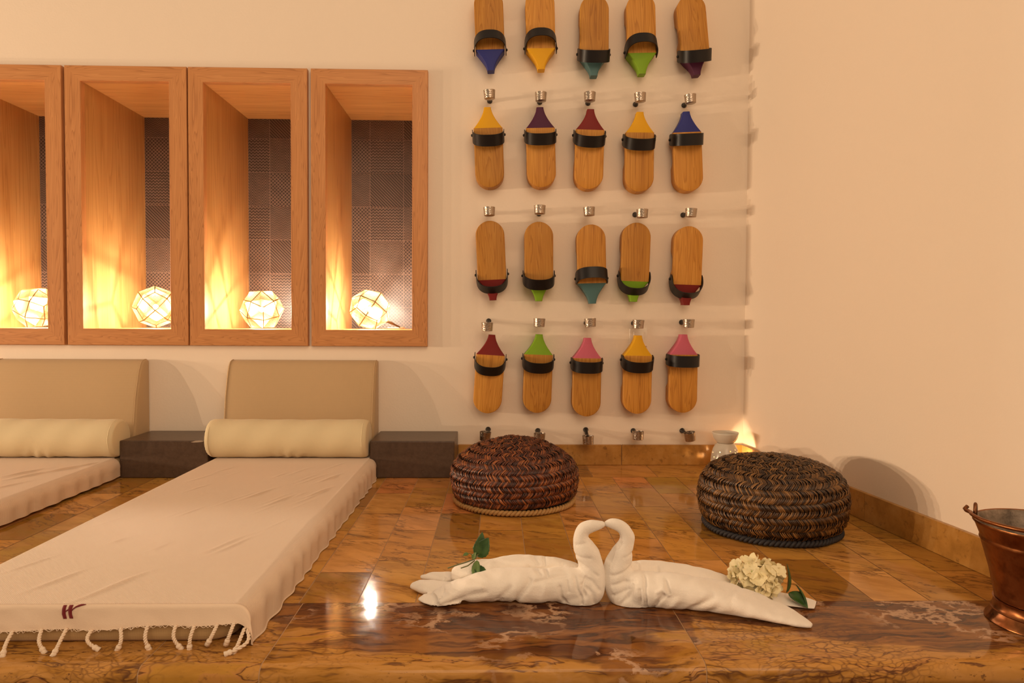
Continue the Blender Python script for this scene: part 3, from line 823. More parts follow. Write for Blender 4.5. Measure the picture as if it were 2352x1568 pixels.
TXE = [-.698, -.649, -.627, -.577, -.544, -.503, -.459, -.443, -.415, -.389, -.373, -.378]
for i, (tx, ty, bx, by, bend) in enumerate(TS):
    # positions across, measured along the front hem
    X0 = -.716 + (tx/3.36)*.000625; X1 = TXE[i]
    yb = -1.3 - (by - 850)/3.36*.0008
    if X0 > XR + .006: p0 = P2(XR + .012 + (X0 - XR)*.3, -1.285 - .030); p0.z = max(p0.z, .022)
    else: p0 = P2(X0, -1.285 - hem_len(X0) + .001)
    p0 = p0 + Vector((0, -.0008, 0))
    lo = Vector((X1, min(yb, p0.y - .004), .0045))
    if i in (8, 9): lo.z = .012; lo.y = p0.y - .006
    tassel(X0, p0, lo, bend, i)

mb = MB(); rq = random.Random(5); x = -.74
while x < -.385:
    L_ = rq.uniform(.006, .018); a = P2(x, -1.285 - hem_len(x) + .0015); b = P2(x + L_, -1.285 - hem_len(x + L_) + .0015)
    m_ = (a + b)/2 + Vector((0, -.0015, -rq.uniform(.0015, .0045)))
    mb.tube([a, a.lerp(m_, .6), m_, b.lerp(m_, .6), b], .00042, 5); x += rq.uniform(.003, .010)
o = mb.build('frayed_edge', 'cotton_cord', COVER); o['kind'] = 'stuff'
P1 = make_cover(-1.594, -1.146, -.05, -1.285, .06, .03, 0, 1)
def f1(a, b):
    x = -1.594 - .012 + (.442 + .012 + .074)*a
    return tuple(P1(x, -.16 + (-1.16)*b))
C1 = thing('mattress_cover', (0, 0, 0), 'cream waffle cotton cover on the mattress at the left edge of the photo', 'mattress cover', 'cotton covers on the mattresses')
mb = MB(); mb.grid(f1, 110, 200); mb.build('cloth', 'waffle_cotton', C1, fix=False)

# ------------------------------------------------------------------ towel swans
def remeshed(mb, name, mat, parent, voxel, disp, smooth_it=6, clip=None):
    me = mb.mesh('tmp', mat); o = bpy.data.objects.new('tmp', me); COL.objects.link(o)
    md = o.modifiers.new('r', 'REMESH'); md.mode = 'VOXEL'; md.voxel_size = voxel; md.use_smooth_shade = True
    md = o.modifiers.new('s', 'SMOOTH'); md.iterations = smooth_it; md.factor = .5
    dg = bpy.context.evaluated_depsgraph_get(); dg.update()
    me2 = bpy.data.meshes.new_from_object(o.evaluated_get(dg), depsgraph=dg)
    bpy.data.objects.remove(o)
    nn = [v.normal.copy() for v in me2.vertices]
    for v, n in zip(me2.vertices, nn):
        v.co += n*disp(v.co, n)
        if v.co.z < .0012: v.co.z = .0012
    me2.materials.clear(); me2.materials.append(M[mat])
    me2.polygons.foreach_set('use_smooth', [True]*len(me2.polygons)); me2.update()
    o = bpy.data.objects.new(name, me2); COL.objects.link(o); o.parent = parent; return o
def spl(pts, n=8):
    """Catmull-Rom through tuples"""
    out = []; P = [Vector(p) for p in pts] if len(pts[0]) <= 4 else pts
    m = len(pts)
    for i in range(m - 1):
        p0, p1, p2, p3 = (pts[max(i - 1, 0)], pts[i], pts[i + 1], pts[min(i + 2, m - 1)])
        for k in range(n):
            t = k/n
            out.append(tuple(.5*((2*b) + (-a + c)*t + (2*a - 5*b + 4*c - d)*t*t + (-a + 3*b - 3*c + d)*t**3) for a, b, c, d in zip(p0, p1, p2, p3)))
    out.append(tuple(pts[-1])); return out
def roll(mb, pts, n=24, wr=0.0, seed=0):
    """pts: x,y,z,half width,half height"""
    q = spl(pts, 8); R = []
    for i, (x, y, z, w, h) in enumerate(q):
        a = Vector(q[min(i + 1, len(q) - 1)][:3]) - Vector(q[max(i - 1, 0)][:3]); a.normalize()
        side = a.cross(Vector((0, 0, 1)))
        if side.length < .2: side = Vector((0, -1, 0))
        side.normalize(); upv = side.cross(a).normalized()
        R.append([Vector((x, y, z)) + side*(w*math.cos(2*PI*k/n)) + upv*(h*math.sin(2*PI*k/n)) for k in range(n)])
    mb.rings(R)
PX = lambda px: .189 + (px - 1390)*.000757
PZ = lambda py: .037 - (py - 1330)*.000753
def neck(mb, pts, ydir):
    """pts: px, py, half thickness px, y"""
    q = spl([(PX(a), yy, PZ(b), r*.000757) for a, b, r, yy in pts], 8); R = []; n = 26
    for i, (x, y, z, r) in enumerate(q):
        t = Vector(q[min(i + 1, len(q) - 1)][:3]) - Vector(q[max(i - 1, 0)][:3]); t.normalize()
        a = t.cross(Vector((0, 1, 0))).normalized(); b = t.cross(a).normalized()
        R.append([Vector((x, y, z)) + a*(r*math.cos(2*PI*k/n)) + b*(r*.95*math.sin(2*PI*k/n)) for k in range(n)])
    mb.rings(R)
def ridge(x):
    f = x - math.floor(x); return abs(f*2 - 1)
def sculpt(lines, sx, sy):
    """fold lines pressed into the cloth, as (points, depth, width) in metres on the front of the towel"""
    segs = []
    for pts, dep, wid in lines:
        q = [(PX(sx + a/3.92), PZ(sy + b/3.92)) for a, b in pts]
        for a, b in zip(q[:-1], q[1:]): segs.append((a, b, dep, wid))
    def f(c, n):
        if n.y > .35: return 0
        best = 0
        for (ax, az), (bx, bz), dep, wid in segs:
            dx, dz = bx - ax, bz - az; t = ((c.x - ax)*dx + (c.z - az)*dz)/(dx*dx + dz*dz + 1e-12); t = max(0, min(1, t))
            d2 = (c.x - ax - dx*t)**2 + (c.z - az - dz*t)**2
            if d2 > 9*wid*wid: continue
            v = dep*math.exp(-d2/(wid*wid)); best = v if abs(v) > abs(best) else best
        return best*min(1, (.35 - n.y)/.4)
    return f
def crease(c, ax, fa, fl, seed, wid=.16):
    ax = Vector(ax).normalized(); b = ax.orthogonal().normalized(); e = ax.cross(b)
    v = noise.noise(Vector((c.dot(ax)*fa + seed*7.3, c.dot(b)*fl + seed, c.dot(e)*fl + seed*2.1)))
    return math.exp(-(v/wid)**2)
def sstep(a, b, t): t = max(0, min(1, (t - a)/(b - a))); return t*t*(3 - 2*t)
SW1 = thing('towel_swan', (.02, -1.11, 0), 'white towel folded as a swan, the left one, with a leaf sprig on its back', 'towel swan', 'pair of towel swans')
off = Vector((.02, -1.11, 0))
mb = MB()
roll(mb, [(.158, -1.134, .029, .020, .024), (.142, -1.134, .0295, .027, .0290), (.10, -1.133, .0285, .0275, .0285), (.04, -1.131, .0285, .029, .0285), (-.01, -1.128, .027, .030, .0265), (-.05, -1.128, .020, .029, .020), (-.080, -1.134, .014, .027, .0135), (-.100, -1.142, .009, .023, .0085)])
roll(mb, [(.158, -1.112, .030, .014, .022), (.135, -1.096, .029, .022, .027), (.09, -1.082, .030, .024, .029), (.04, -1.076, .030, .025, .029), (-.01, -1.074, .028, .025, .027), (-.045, -1.072, .027, .022, .022), (-.068, -1.071, .026, .017, .014), (-.078, -1.071, .025, .010, .008)])
roll(mb, [(-.02, -1.10, .010, .024, .010), (-.07, -1.102, .010, .024, .009), (-.115, -1.094, .010, .021, .0095), (-.138, -1.087, .010, .016, .009), (-.149, -1.083, .008, .010, .006)])
roll(mb, [(-.06, -1.128, .006, .030, .006), (-.095, -1.134, .005, .028, .005), (-.118, -1.118, .005, .022, .0045)])
roll(mb, [(-.02, -1.06, .012, .022, .012), (-.07, -1.058, .013, .018, .011), (-.105, -1.052, .013, .013, .009), (-.128, -1.050, .012, .007, .005), (-.136, -1.050, .012, .003, .002)])
neck(mb, [(1285, 1358, 24, -1.133), (1312, 1361, 33, -1.133), (1338, 1361, 36, -1.133), (1355, 1348, 35, -1.132), (1361, 1324, 32, -1.131), (1357, 1294, 30, -1.130), (1345, 1268, 28, -1.130), (1335, 1247, 22, -1.130), (1333, 1231, 18, -1.130), (1340, 1216, 15.5, -1.130), (1354, 1209, 14, -1.130), (1369, 1206.5, 11.5, -1.130), (1380, 1204.5, 8, -1.130), (1388, 1203, 5, -1.130)], 1)
F1 = sculpt([([(1735, 575), (1705, 650), (1725, 720)], -.0042, .0030), ([(1640, 560), (1655, 650), (1695, 740), (1700, 800)], -.0036, .0030), ([(1570, 590), (1580, 680)], -.0025, .0026),
    ([(1505, 640), (1520, 740), (1570, 810)], -.0034, .0036), ([(1250, 590), (1170, 700), (1120, 800), (1125, 880)], -.0040, .0048), ([(1080, 640), (970, 760)], -.0026, .0050),
    ([(1290, 600), (1440, 570), (1560, 548)], -.0036, .0030), ([(1380, 640), (1350, 760)], .0018, .006), ([(640, 780), (720, 850), (800, 880)], -.0040, .0040), ([(1275, 880), (1410, 815)], -.0034, .0034), ([(930, 850), (1000, 760)], -.0022, .005),
    ([(830, 640), (690, 655), (560, 715), (450, 770)], .0026, .0040), ([(860, 690), (700, 720), (560, 800)], -.0030, .0048),
    ([(475, 730), (432, 800), (440, 890)], -.0016, .0014), ([(415, 780), (380, 880)], -.0012, .0014), ([(560, 580), (480, 700)], -.0016, .0014),
    ([(1670, 460), (1760, 500), (1840, 560)], -.0022, .0028), ([(1690, 560), (1790, 600), (1850, 680)], -.0028, .0030), ([(1700, 620), (1790, 700), (1810, 800)], -.0028, .0030), ([(1650, 400), (1780, 410)], -.0016, .0028), ([(1650, 300), (1740, 280)], -.0016, .0030),
    ([(1390, 495), (1400, 560)], -.0030, .0025), ([(1290, 510), (1340, 550)], -.0026, .0028)], 900, 1170)
def dis1(c, n):
    body = sstep(.09, .06, c.z) if c.x > .1 else 1
    d = .0030*noise.noise(Vector((c.x*19 - c.y*6, c.y*24, c.z*24))) + .0012*noise.noise(c*60)
    d -= .0016*crease(c, (.55, .75, .55), 26, 6, 5, .2)
    return d + F1(c, n)
remeshed(mb, 'towel', 'terry', SW1, .0018, dis1, 5).location = -off

SW2 = thing('towel_swan', (.34, -1.16, 0), 'white towel folded as a swan, the right one, with a cream flower on its back', 'towel swan', 'pair of towel swans')
off2 = Vector((.34, -1.16, 0))
mb = MB()
roll(mb, [(.226, -1.142, .029, .020, .024), (.238, -1.145, .029, .027, .029), (.26, -1.152, .0285, .029, .0285), (.31, -1.160, .028, .034, .028), (.36, -1.170, .0245, .037, .0245), (.41, -1.186, .0185, .038, .0185), (.45, -1.206, .012, .034, .0115), (.48, -1.228, .0065, .020, .006), (.497, -1.242, .004, .006, .003)])
roll(mb, [(.216, -1.110, .030, .014, .022), (.235, -1.100, .029, .022, .027), (.28, -1.094, .029, .026, .027), (.33, -1.098, .027, .030, .0245), (.38, -1.106, .022, .034, .019), (.43, -1.118, .013, .034, .011), (.48, -1.136, .007, .030, .0055), (.525, -1.154, .005, .024, .0035), (.540, -1.162, .004, .018, .0022)])
neck(mb, [(1496, 1368, 24, -1.144), (1470, 1369, 33, -1.142), (1443, 1367, 36, -1.138), (1427, 1350, 36, -1.134), (1420, 1325, 34, -1.132), (1421, 1295, 32, -1.130), (1428, 1268, 27, -1.130), (1437, 1246, 21, -1.130), (1438, 1230, 18.5, -1.130), (1430, 1214, 16.5, -1.130), (1417, 1205.5, 14.5, -1.130), (1404, 1203, 11.5, -1.130), (1394, 1203, 8, -1.130), (1386.5, 1203, 5, -1.130)], -1)
F2 = sculpt([([(600, 640), (645, 612), (690, 650)], .0030, .0030), ([(650, 665), (610, 720), (590, 800)], -.0042, .0032), ([(515, 540), (500, 640), (520, 760), (560, 860)], -.0036, .0030), ([(460, 640), (475, 790), (530, 870)], -.0032, .0030),
    ([(400, 600), (375, 720), (310, 800)], -.0040, .0030), ([(685, 560), (690, 640)], -.0034, .0028), ([(1040, 640), (960, 700), (860, 800), (790, 900)], -.0036, .0050), ([(925, 850), (960, 950)], -.0036, .0034),
    ([(1080, 720), (1010, 830), (1000, 940)], -.0020, .0060), ([(1600, 830), (1500, 950)], -.0022, .0055), ([(1320, 760), (1250, 900)], .0016, .008), ([(760, 700), (700, 800), (680, 880)], .0022, .0055), ([(1280, 985), (1320, 960)], -.003, .003), ([(1430, 990), (1440, 960)], -.003, .003),
    ([(215, 440), (260, 350), (320, 290)], -.0026, .0028), ([(235, 560), (330, 530), (430, 490)], -.0024, .0028), ([(240, 640), (330, 610), (430, 570)], -.0026, .0028), ([(250, 730), (320, 690), (400, 640)], -.0026, .0028), ([(350, 400), (440, 380)], -.0016, .0028), ([(1880, 1060), (1990, 1065), (2060, 1085)], -.0010, .0014)], 1340, 1170)
def dis2(c, n):
    th = sstep(.004, .016, c.z)
    d = (.0030*noise.noise(Vector((c.x*19 + c.y*6, c.y*24, c.z*24 + 9))) + .0012*noise.noise(c*60))*(.3 + .7*th)
    d -= th*.0016*crease(c, (.7, -.6, .5), 26, 6, 7, .2)
    return d + F2(c, n)*(.4 + .6*th)
remeshed(mb, 'towel', 'terry', SW2, .0018, dis2, 5).location = -off2

# leaves and flower
def leaf_mesh(mb, base, tip, width, nrm, curl=.15, fold=.25, mi=0, serr=0):
    base, tip, nrm = Vector(base), Vector(tip), Vector(nrm).normalized()
    ax = tip - base; L = ax.length; ax.normalize(); sd = ax.cross(nrm).normalized(); up = sd.cross(ax).normalized()
    def fn(a, b):
        s_ = (a - .5)*2
        wv = width*(math.sin(PI*min(1, b**.8))**.85)*(1 - .15*b) if b < 1 else 0
        if serr: wv *= 1 + .05*math.sin(b*60)*abs(s_)
        h = -curl*L*(b - .5)**2*1.2 + fold*abs(s_)*wv
        return tuple(base + ax*(L*b) + sd*(s_*wv) + up*h)
    mb.grid(fn, 6, 16, mi)
SP = thing('leaf_sprig', (-.03, -1.075, .045), 'small green leaf sprig lying on the left towel swan', 'leaf sprig')
so = Vector((-.03, -1.075, .045))
def spart(name, mat, fn):
    mb = MB(); fn(mb); o = mb.build(name, mat, SP, fix=False, solid=.0005 if name == 'leaf' else None); o.location = -so; return o
C0 = (-.036, -1.088, .058)
spart('stem', 'twig', lambda m: m.tube([(-.083, -1.100, .046), (-.066, -1.096, .0505), (-.050, -1.092, .054), C0, (-.030, -1.085, .066)], .0012, 6))
spart('stem', 'twig', lambda m: m.tube([(-.060, -1.103, .047), (-.048, -1.100, .050), (-.036, -1.090, .056)], .001, 6))
for b_, t_, w_, n_, mt in [
    ((-.032, -1.085, .062), (-.0225, -1.080, .1035), .011, (.3, -1, .2), 'leaf'),
    ((-.033, -1.083, .060), (-.012, -1.083, .094), .016, (-.2, -1, .1), 'leaf'),
    ((-.033, -1.092, .058), (-.033, -1.124, .026), .0085, (-.4, -.6, .8), 'leaf_pale'),
    ((-.032, -1.094, .050), (-.016, -1.122, .028), .0105, (.3, -.8, .5), 'leaf'),
    ((-.040, -1.090, .058), (-.034, -1.094, .072), .0045, (-.5, -1, .1), 'leaf_pale'),
    ((-.047, -1.088, .068), (-.057, -1.092, .0655), .004, (0, -.6, 1), 'leaf_pale')]:
    spart('leaf', mt, lambda m: leaf_mesh(m, b_, t_, w_, n_, serr=1))
spart('stem', 'twig', lambda m: m.tube([(-.036, -1.088, .058), (-.042, -1.087, .066), (-.047, -1.088, .0685)], .0008, 6))

FL = thing('hydrangea_flower', (.45, -1.135, .03), 'cream hydrangea flower head with green leaves, lying on the right towel swan', 'flower')
fo = Vector((.45, -1.135, .03)); rf = random.Random(11)
fc = Vector((.447, -1.135, .036))
k = 0
for i in range(58):
    zz = 1 - 2*(i + .5)/58; a = i*2.39996
    dv = Vector((math.sqrt(1 - zz*zz)*math.cos(a), math.sqrt(1 - zz*zz)*math.sin(a), zz))
    if dv.z < -.55 or dv.y > .6: continue
    if dv.z < -.1 and dv.y > -.2: continue
    c = fc + Vector((dv.x*.040, dv.y*.029, dv.z*.029))*rf.uniform(.78, 1.10)
    c.z = max(c.z, .024)
    mb = MB()
    nrm = (dv + Vector((rf.uniform(-.6, .6), rf.uniform(-.6, .4), rf.uniform(-.3, .6)))).normalized()
    t1 = nrm.orthogonal().normalized(); t1 = Matrix.Rotation(rf.uniform(0, 6), 3, nrm) @ t1; t2 = nrm.cross(t1)
    for q in range(4):
        an = q*PI/2 + rf.uniform(-.25, .25); ax = t1*math.cos(an) + t2*math.sin(an); sd = nrm.cross(ax); Lp = rf.uniform(.0125, .0175)
        w1 = rf.uniform(.75, 1.0); cu = rf.uniform(-.25, .75); ru = rf.uniform(0, 6); cup = rf.uniform(-.3, .6)
        def fn(u, v):
            s_ = (u - .5)*2; wv = Lp*w1*.66*min(1, v*2.2 + .12)**.7*(1 - .55*max(0, (v - .70)/.30)**2.5)
            h = Lp*(.40*v - cu*v*v*.9 + cup*s_*s_*v*.55) + .0017*math.sin(s_*3.2 + ru + v*4)*v + .0006*math.sin(s_*8 + ru)*v*v
            return tuple(c + ax*(Lp*v*(1.0 - .12*s_*s_)) + sd*(s_*wv) + nrm*h)
        mb.grid(fn, 8, 8)
    o = mb.build('floret', 'petal', FL, fix=False); o.location = -fo
    if rf.random() < .5:
        m5 = MB(); m5.ball(tuple(c + nrm*.0012 - fo), .0014, n=8, m=5); m5.build('floret_heart', 'petal_heart', o).location = fo*0
        o.children[0].location = (0, 0, 0); 
        for v_ in o.children[0].data.vertices: v_.co += fo
for b_, t_, w_, n_ in [((.497, -1.150, .020), (.5065, -1.128, .062), .012, (1, -.5, .1)), ((.500, -1.150, .022), (.518, -1.182, .008), .013, (.2, -.9, .8)), ((.512, -1.150, .035), (.519, -1.178, .006), .008, (.9, -.5, .3))]:
    mb = MB(); leaf_mesh(mb, b_, t_, w_, n_, fold=.4); o = mb.build('leaf', 'leaf', FL, fix=False, solid=.0006); o.location = -fo

# ------------------------------------------------------------------ braided poufs
def pouf(name, label, centre, prof, rows, mat, ropemat, rope, tilt, seed):
    T = thing(name, centre, label, 'pouf', 'round braided straw poufs', rot=tilt)
    rp = random.Random(seed)
    # arc-length table of the profile
    pr = spl(prof, 10); acc = [0]
    for a, b in zip(pr[:-1], pr[1:]): acc.append(acc[-1] + math.hypot(a[0] - b[0], a[1] - b[1]))
    tot = acc[-1]
    def at(s_):
        s_ = max(0, min(tot - 1e-6, s_))
        lo = 0
        while acc[lo + 1] < s_: lo += 1
        t = (s_ - acc[lo])/max(1e-9, acc[lo + 1] - acc[lo]); a, b = pr[lo], pr[lo + 1]
        tr, tz = b[0] - a[0], b[1] - a[1]; l = math.hypot(tr, tz) or 1
        return a[0] + (b[0] - a[0])*t, a[1] + (b[1] - a[1])*t, tz/l, -tr/l     # r, z, outward normal
    mb = MB(); mb.lathe([(max(r - .006, .0005), max(z - .005, .004)) for r, z in pr], 64, cap0=True, cap1=True); mb.build('filling', 'straw_core', T)
    mb = MB(); hgt = tot/rows
    def P(th, s_, lift):
        r, z, nr, nz = at(s_); wob = .0022*noise.noise(Vector((math.cos(th)*2.5, math.sin(th)*2.5, s_*14 + seed)))
        r += nr*(lift + wob); z += nz*(lift + wob)
        return Vector((r*math.cos(th), r*math.sin(th), max(z, .003)))
    for i in range(rows):
        # the plait climbs in a spiral: each row rises by one row height over a turn
        s_mid0 = (i + .5)*hgt
        rm = at(s_mid0)[0]
        n = max(9, int(2*PI*max(rm, .012)/.0042))
        for half in (-1, 1):
            for k in range(n):
                th = 2*PI*(k + rp.uniform(-.12, .12))/n
                jit = .0014*noise.noise(Vector((math.cos(th)*3, math.sin(th)*3, i*3.1 + seed)))
                climb = hgt*(th/(2*PI) - .5)*.9
                sm = s_mid0 + jit + climb; se = sm + half*hgt*.56
                rr = max(at((sm + se)/2)[0], .012)
                dth = -(.0125/rr); w = .0018*rp.uniform(.7, 1.25)
                l0 = rp.uniform(-.0014, .0022)
                ctr = [(th + dth*-.15, sm - half*hgt*.10, -.002 + l0), (th + dth*.2, sm + (se - sm)*.28, .0030 + l0), (th + dth*.62, sm + (se - sm)*.66, .0026 + l0), (th + dth, se, -.0035 + l0)]
                pts = [P(*q) for q in ctr]
                ax = (pts[-1] - pts[0]).normalized(); nn = P(ctr[1][0], ctr[1][1], .02) - P(ctr[1][0], ctr[1][1], 0); nn.normalize(); sd = ax.cross(nn).normalized()
                ww = [.55*w, w, w*.95, .5*w]; V = []
                for p, q in zip(pts, ww): V += [p - sd*q, p + nn*q*.55, p + sd*q]
                F = []
                for a in range(3):
                    for b in range(2): F.append((3*a + b, 3*a + b + 1, 3*a + b + 4, 3*a + b + 3))
                mb.add(V, F)
    mb.build('braided_cover', mat, T, fix=False)
    # stray ends
    m3 = MB()
    for q in range(46):
        th = rp.uniform(0, 2*PI); s_ = rp.uniform(.02, .95)*tot
        a = P(th, s_, .001); b = P(th + rp.uniform(-.06, .06), s_ + rp.uniform(-.012, .012), rp.uniform(.003, .009)); m3.tube([a, a.lerp(b, .5) + Vector((0, 0, .001)), b], [.0004, .0003, .0001], 4)
    o = m3.build('loose_straw', mat, T, fix=False); o['kind'] = 'stuff'
    R0, z0, rr, turns = rope; m4 = MB()
    for ph in (0, PI):
        pts = []; N = turns*10
        for k in range(N + 1):
            a = 2*PI*k/N; an = turns*a + ph
            wob = .0016*noise.noise(Vector((math.cos(a)*3, math.sin(a)*3, seed)))
            rad = R0 + wob + rr*.52*math.cos(an)
            pts.append((rad*math.cos(a), rad*math.sin(a), max(z0 + rr*.52*math.sin(an), rr*.62)))
        m4.tube(pts, rr*.60, 8, cap=False)
    m4.build('rope_rim', ropemat, T, fix=False)
    return T
pouf('braided_pouf', 'round reddish brown braided straw pouf with tan rope rim, in front of the wall clogs', (.050, -.468, .001),
     [(.150, .014), (.158, .022), (.164, .045), (.166, .070), (.162, .092), (.150, .112), (.128, .130), (.098, .146), (.062, .158), (.030, .165), (.008, .170)], 9, 'red_straw', 'tan_rope', (.156, .008, .0070, 46), (0, 0, .3), 3)
pouf('braided_pouf', 'round dark brown braided straw pouf with black rope rim, beside the right wall', (.642, -.712, .001),
     [(.140, .014), (.150, .022), (.159, .042), (.163, .070), (.160, .098), (.150, .122), (.130, .140), (.100, .152), (.062, .160), (.030, .163), (.008, .165)], 9, 'brown_straw', 'black_rope', (.149, .008, .0068, 46), (0, 0, 2.1), 9)

# ------------------------------------------------------------------ oil burner in the corner
BU = thing('oil_burner', (.741, -.088, .0), 'white ceramic oil burner with pierced holes, in the corner behind the dark brown pouf', 'oil burner')
mb = MB(); outer = [(.040, .001), (.0435, .006), (.0455, .020), (.0455, .036), (.043, .054), (.0385, .070), (.032, .082), (.0255, .089)]
inner = [(r - .0035, z) for r, z in reversed(outer)]
mb.lathe(outer + [(.0225, .0885)] + inner[1:-1] + [(.0365, .0012)], 72)
mb.rings
me = mb.mesh('body', 'ceramic')
bm = bmesh.new(); bm.from_mesh(me)
n_ = 72; rings_ = len(outer) + 1 + len(inner) - 2 + 1
bm.verts.ensure_lookup_table()
for k in range(n_):      # close the ring between the last and first profile point
    a, b = k, (k + 1) % n_; L0 = (rings_ - 1)*n_
    try: bm.faces.new([bm.verts[a], bm.verts[b], bm.verts[L0 + b], bm.verts[L0 + a]])
    except Exception: pass
bmesh.ops.recalc_face_normals(bm, faces=bm.faces); bm.to_mesh(me); bm.free()
body = bpy.data.objects.new('body', me); COL.objects.link(body)
cut = MB()
def cutter(az, z, r, nseg=10):
    d = Vector((math.cos(az), math.sin(az), 0)); s_ = Vector((-math.sin(az), math.cos(az), 0)); u = Vector((0, 0, 1))
    cut.rings([[d*q + Vector((0, 0, z)) + s_*(r*math.cos(2*PI*k/nseg)) + u*(r*math.sin(2*PI*k/nseg)) for k in range(nseg)] for q in (.015, .065)])
def az_of(dx, r): return -PI/2 + math.asin(max(-.98, min(.98, dx/r)))
for dx, z in [(-.030, .064), (.004, .068), (.026, .071), (.0235, .062), (.033, .064), (.0315, .053), (-.0355, .043), (-.0415, .046), (-.022, .040), (-.036, .024), (-.005, .048), (.012, .030), (.030, .034)]:
    cutter(az_of(dx, .0445), z, .0021)
rb = random.Random(4)
for q in range(13): cutter(PI - .5 + rb.uniform(-.75, .75), rb.uniform(.022, .068), .0021)
# arched opening for the candle, turned towards the corner
ao = .62; d = Vector((math.cos(ao), math.sin(ao), 0)); s_ = Vector((-math.sin(ao), math.cos(ao), 0))
arch = [(-.027, .010), (.027, .010), (.027, .038)] + [(.027*math.cos(a*PI/8), .038 + .027*math.sin(a*PI/8)) for a in range(1, 8)] + [(-.027, .038)]
cut.rings([[d*q + s_*a + Vector((0, 0, b)) for a, b in arch] for q in (.015, .065)])
cme = cut.mesh('cut', 'ceramic', False); co = bpy.data.objects.new('cut', cme); COL.objects.link(co)
md = body.modifiers.new('b', 'BOOLEAN'); md.object = co; md.operation = 'DIFFERENCE'; md.solver = 'EXACT'; md.use_self = True
dg = bpy.context.evaluated_depsgraph_get(); dg.update()
me2 = bpy.data.meshes.new_from_object(body.evaluated_get(dg), depsgraph=dg)
bpy.data.objects.remove(body); bpy.data.objects.remove(co)
sharp(me2, .5)
body = bpy.data.objects.new('body', me2); COL.objects.link(body); body.parent = BU
mb = MB(); mb.lathe([(.0005, .0880), (.0235, .0880), (.031, .095), (.0375, .106), (.0408, .119), (.0412, .1235), (.0395, .1232), (.036, .109), (.029, .100), (.0005, .0985)], 64)
mb.build('bowl', 'ceramic', BU)
mb = MB(); mb.lathe([(.0005, .0012), (.018, .0012), (.018, .014), (.0165, .014), (.0165, .012), (.0005, .012)], 32); mb.build('candle', 'wax', BU)
mb = MB(); mb.ball((0, 0, .021), .0042, 1, 1, 1.9, 10, 8); mb.build('flame', 'flame', BU)

# ------------------------------------------------------------------ copper bucket
BK = thing('copper_bucket', (.874, -1.229, .0), 'copper bucket with a folded down handle, at the right edge on the stone edging', 'bucket', None, (0, 0, -.67))
mb = MB(); mb.lathe([(.0640, .036), (.0655, .045), (.0725, .080), (.0845, .124), (.0855, .127), (.0868, .129), (.0860, .1325), (.0865, .135), (.0935, .153), (.0965, .1565), (.0960, .1600), (.0935, .1590), (.0900, .152), (.0825, .128), (.0705, .080), (.0630, .040), (.0005, .038)], 72)
mb.v = mb.v; bo = mb.build('body', ['copper', 'tinned_inside'], BK, autosmooth=.9)
for p_ in bo.data.polygons:
    c = p_.center
    if p_.normal.dot(Vector((c.x, c.y, 0))) < 0 and c.z < .1585: p_.material_index = 1
mb = MB(); mb.lathe([(.0615, .0355), (.0665, .0345), (.0650, .030), (.0665, .020), (.0690, .018), (.0680, .0165), (.0725, .008), (.0765, .003), (.0770, .0012), (.0700, .0008), (.0600, .010), (.0590, .030)], 72); mb.build('foot', 'copper', BK, autosmooth=.9)
for sg, aa in ((-1, 0), (1, 0)):
    mb = MB(); cx = sg*.098
    mb.tube([(cx - sg*.006, .010*math.cos(t*PI/8) * .8, .157 + .021*math.sin(t*PI/8)) for t in range(9)], .0028, 8)
    mb.build('lug', 'bronze', BK)
mb = MB(); pts = []
for t in range(33):
    a = PI + PI*t/32
    pts.append((.0985*math.cos(a), .094*math.sin(a) - .002, .1655 + .002*math.sin(a)*-1))
hook = [(-.1035, .006, .171), (-.107, .002, .167), (-.1045, -.002, .1655)]
hook2 = [(.1045, -.002, .1655), (.107, .002, .167), (.1035, .006, .171)]
mb.tube([Vector(p) for p in hook + pts[1:-1] + hook2], .0032, 10, up=(0, 0, 1)); mb.build('handle', 'copper', BK)

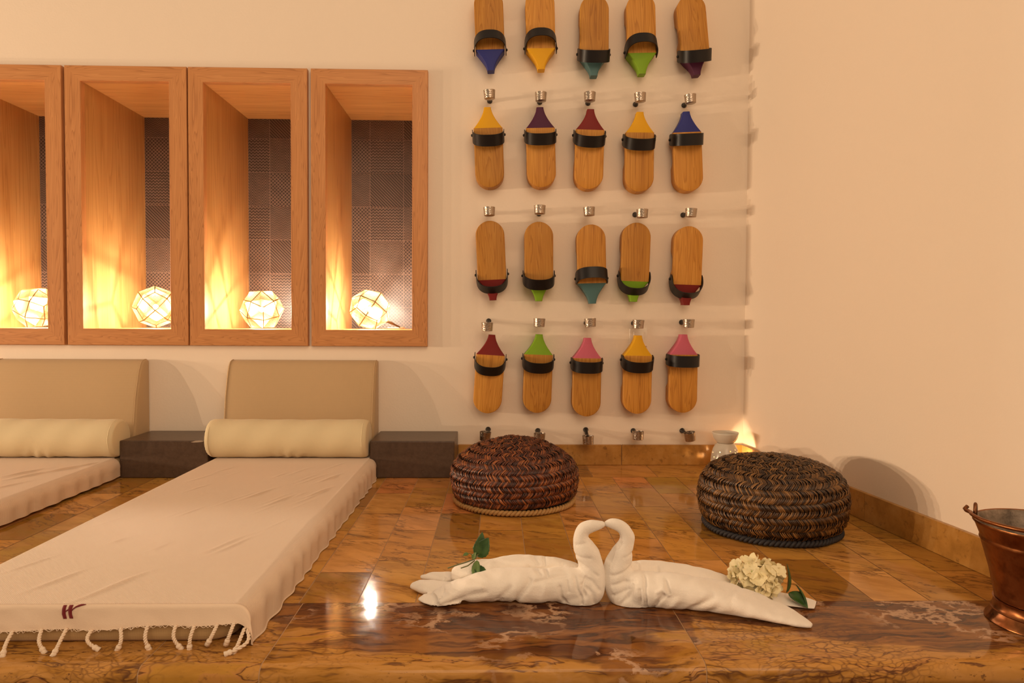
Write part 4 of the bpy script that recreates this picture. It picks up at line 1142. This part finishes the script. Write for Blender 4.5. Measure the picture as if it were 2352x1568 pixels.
# ------------------------------------------------------------------ camera
f_px, yaw, pitch, roll_, D, hgt_ = 1600.0, .0227051, -.0302883, .0054816, 2.30912, .48
cy, sy, cp, sp = math.cos(yaw), math.sin(yaw), math.cos(pitch), math.sin(pitch)
fw = Vector((sy*cp, cy*cp, sp)); rt = Vector((cy, -sy, 0)); up = rt.cross(fw)
cr, sr = math.cos(roll_), math.sin(roll_)
r2 = rt*cr + up*sr; u2 = up*cr - rt*sr
cam = bpy.data.cameras.new('camera'); co = bpy.data.objects.new('camera', cam); COL.objects.link(co)
mw = Matrix.Identity(4)
for i in range(3): mw[i][0] = r2[i]; mw[i][1] = u2[i]; mw[i][2] = -fw[i]
mw[0][3], mw[1][3], mw[2][3] = 0, -D, hgt_
co.matrix_world = mw; cam.sensor_width = 36; cam.lens = f_px/2352*36; cam.clip_start = .05
scene.camera = co

# ------------------------------------------------------------------ light
def lamp(name, loc, power, col, rad):
    l = bpy.data.lights.new(name, 'POINT'); l.energy = power; l.color = col; l.shadow_soft_size = rad
    o = bpy.data.objects.new(name, l); COL.objects.link(o); o.location = loc
WARM = (1, .725, .475)
lamp('lantern_light', (-4.7, -.58, .50), 152, WARM, .010)
lamp('lantern_light', (-5.0, -.92, .46), 152, WARM, .010)
lamp('lantern_light', (-5.2, -1.35, .56), 152, WARM, .010)
lamp('lantern_light', (-4.8, -1.95, .62), 152, WARM, .010)
al = bpy.data.lights.new('front_fill', 'AREA'); al.shape = 'RECTANGLE'; al.size = 3.6; al.size_y = 2.6; al.energy = 96; al.color = (1, .73, .49)  # unseen soft fill added high behind the camera to brighten the back wall
ao_ = bpy.data.objects.new('front_fill', al); COL.objects.link(ao_); ao_.location = (1.0, -4.3, 2.7)
ao_.rotation_euler = (Vector((.1, 0, .5)) - Vector(ao_.location)).to_track_quat('-Z', 'Y').to_euler()
w = bpy.data.worlds.new('World'); scene.world = w; w.use_nodes = True
bg = w.node_tree.nodes['Background']; bg.inputs[0].default_value = (1, .72, .47, 1); bg.inputs[1].default_value = .38
scene.view_settings.view_transform = 'Standard'; scene.view_settings.look = 'None'
scene.view_settings.exposure = 0.0; scene.view_settings.gamma = 1.0
scene.view_settings.use_curve_mapping = False
scene.cycles.use_denoising = True
scene.cycles.transparent_max_bounces = 16
scene.cycles.sample_clamp_indirect = 6
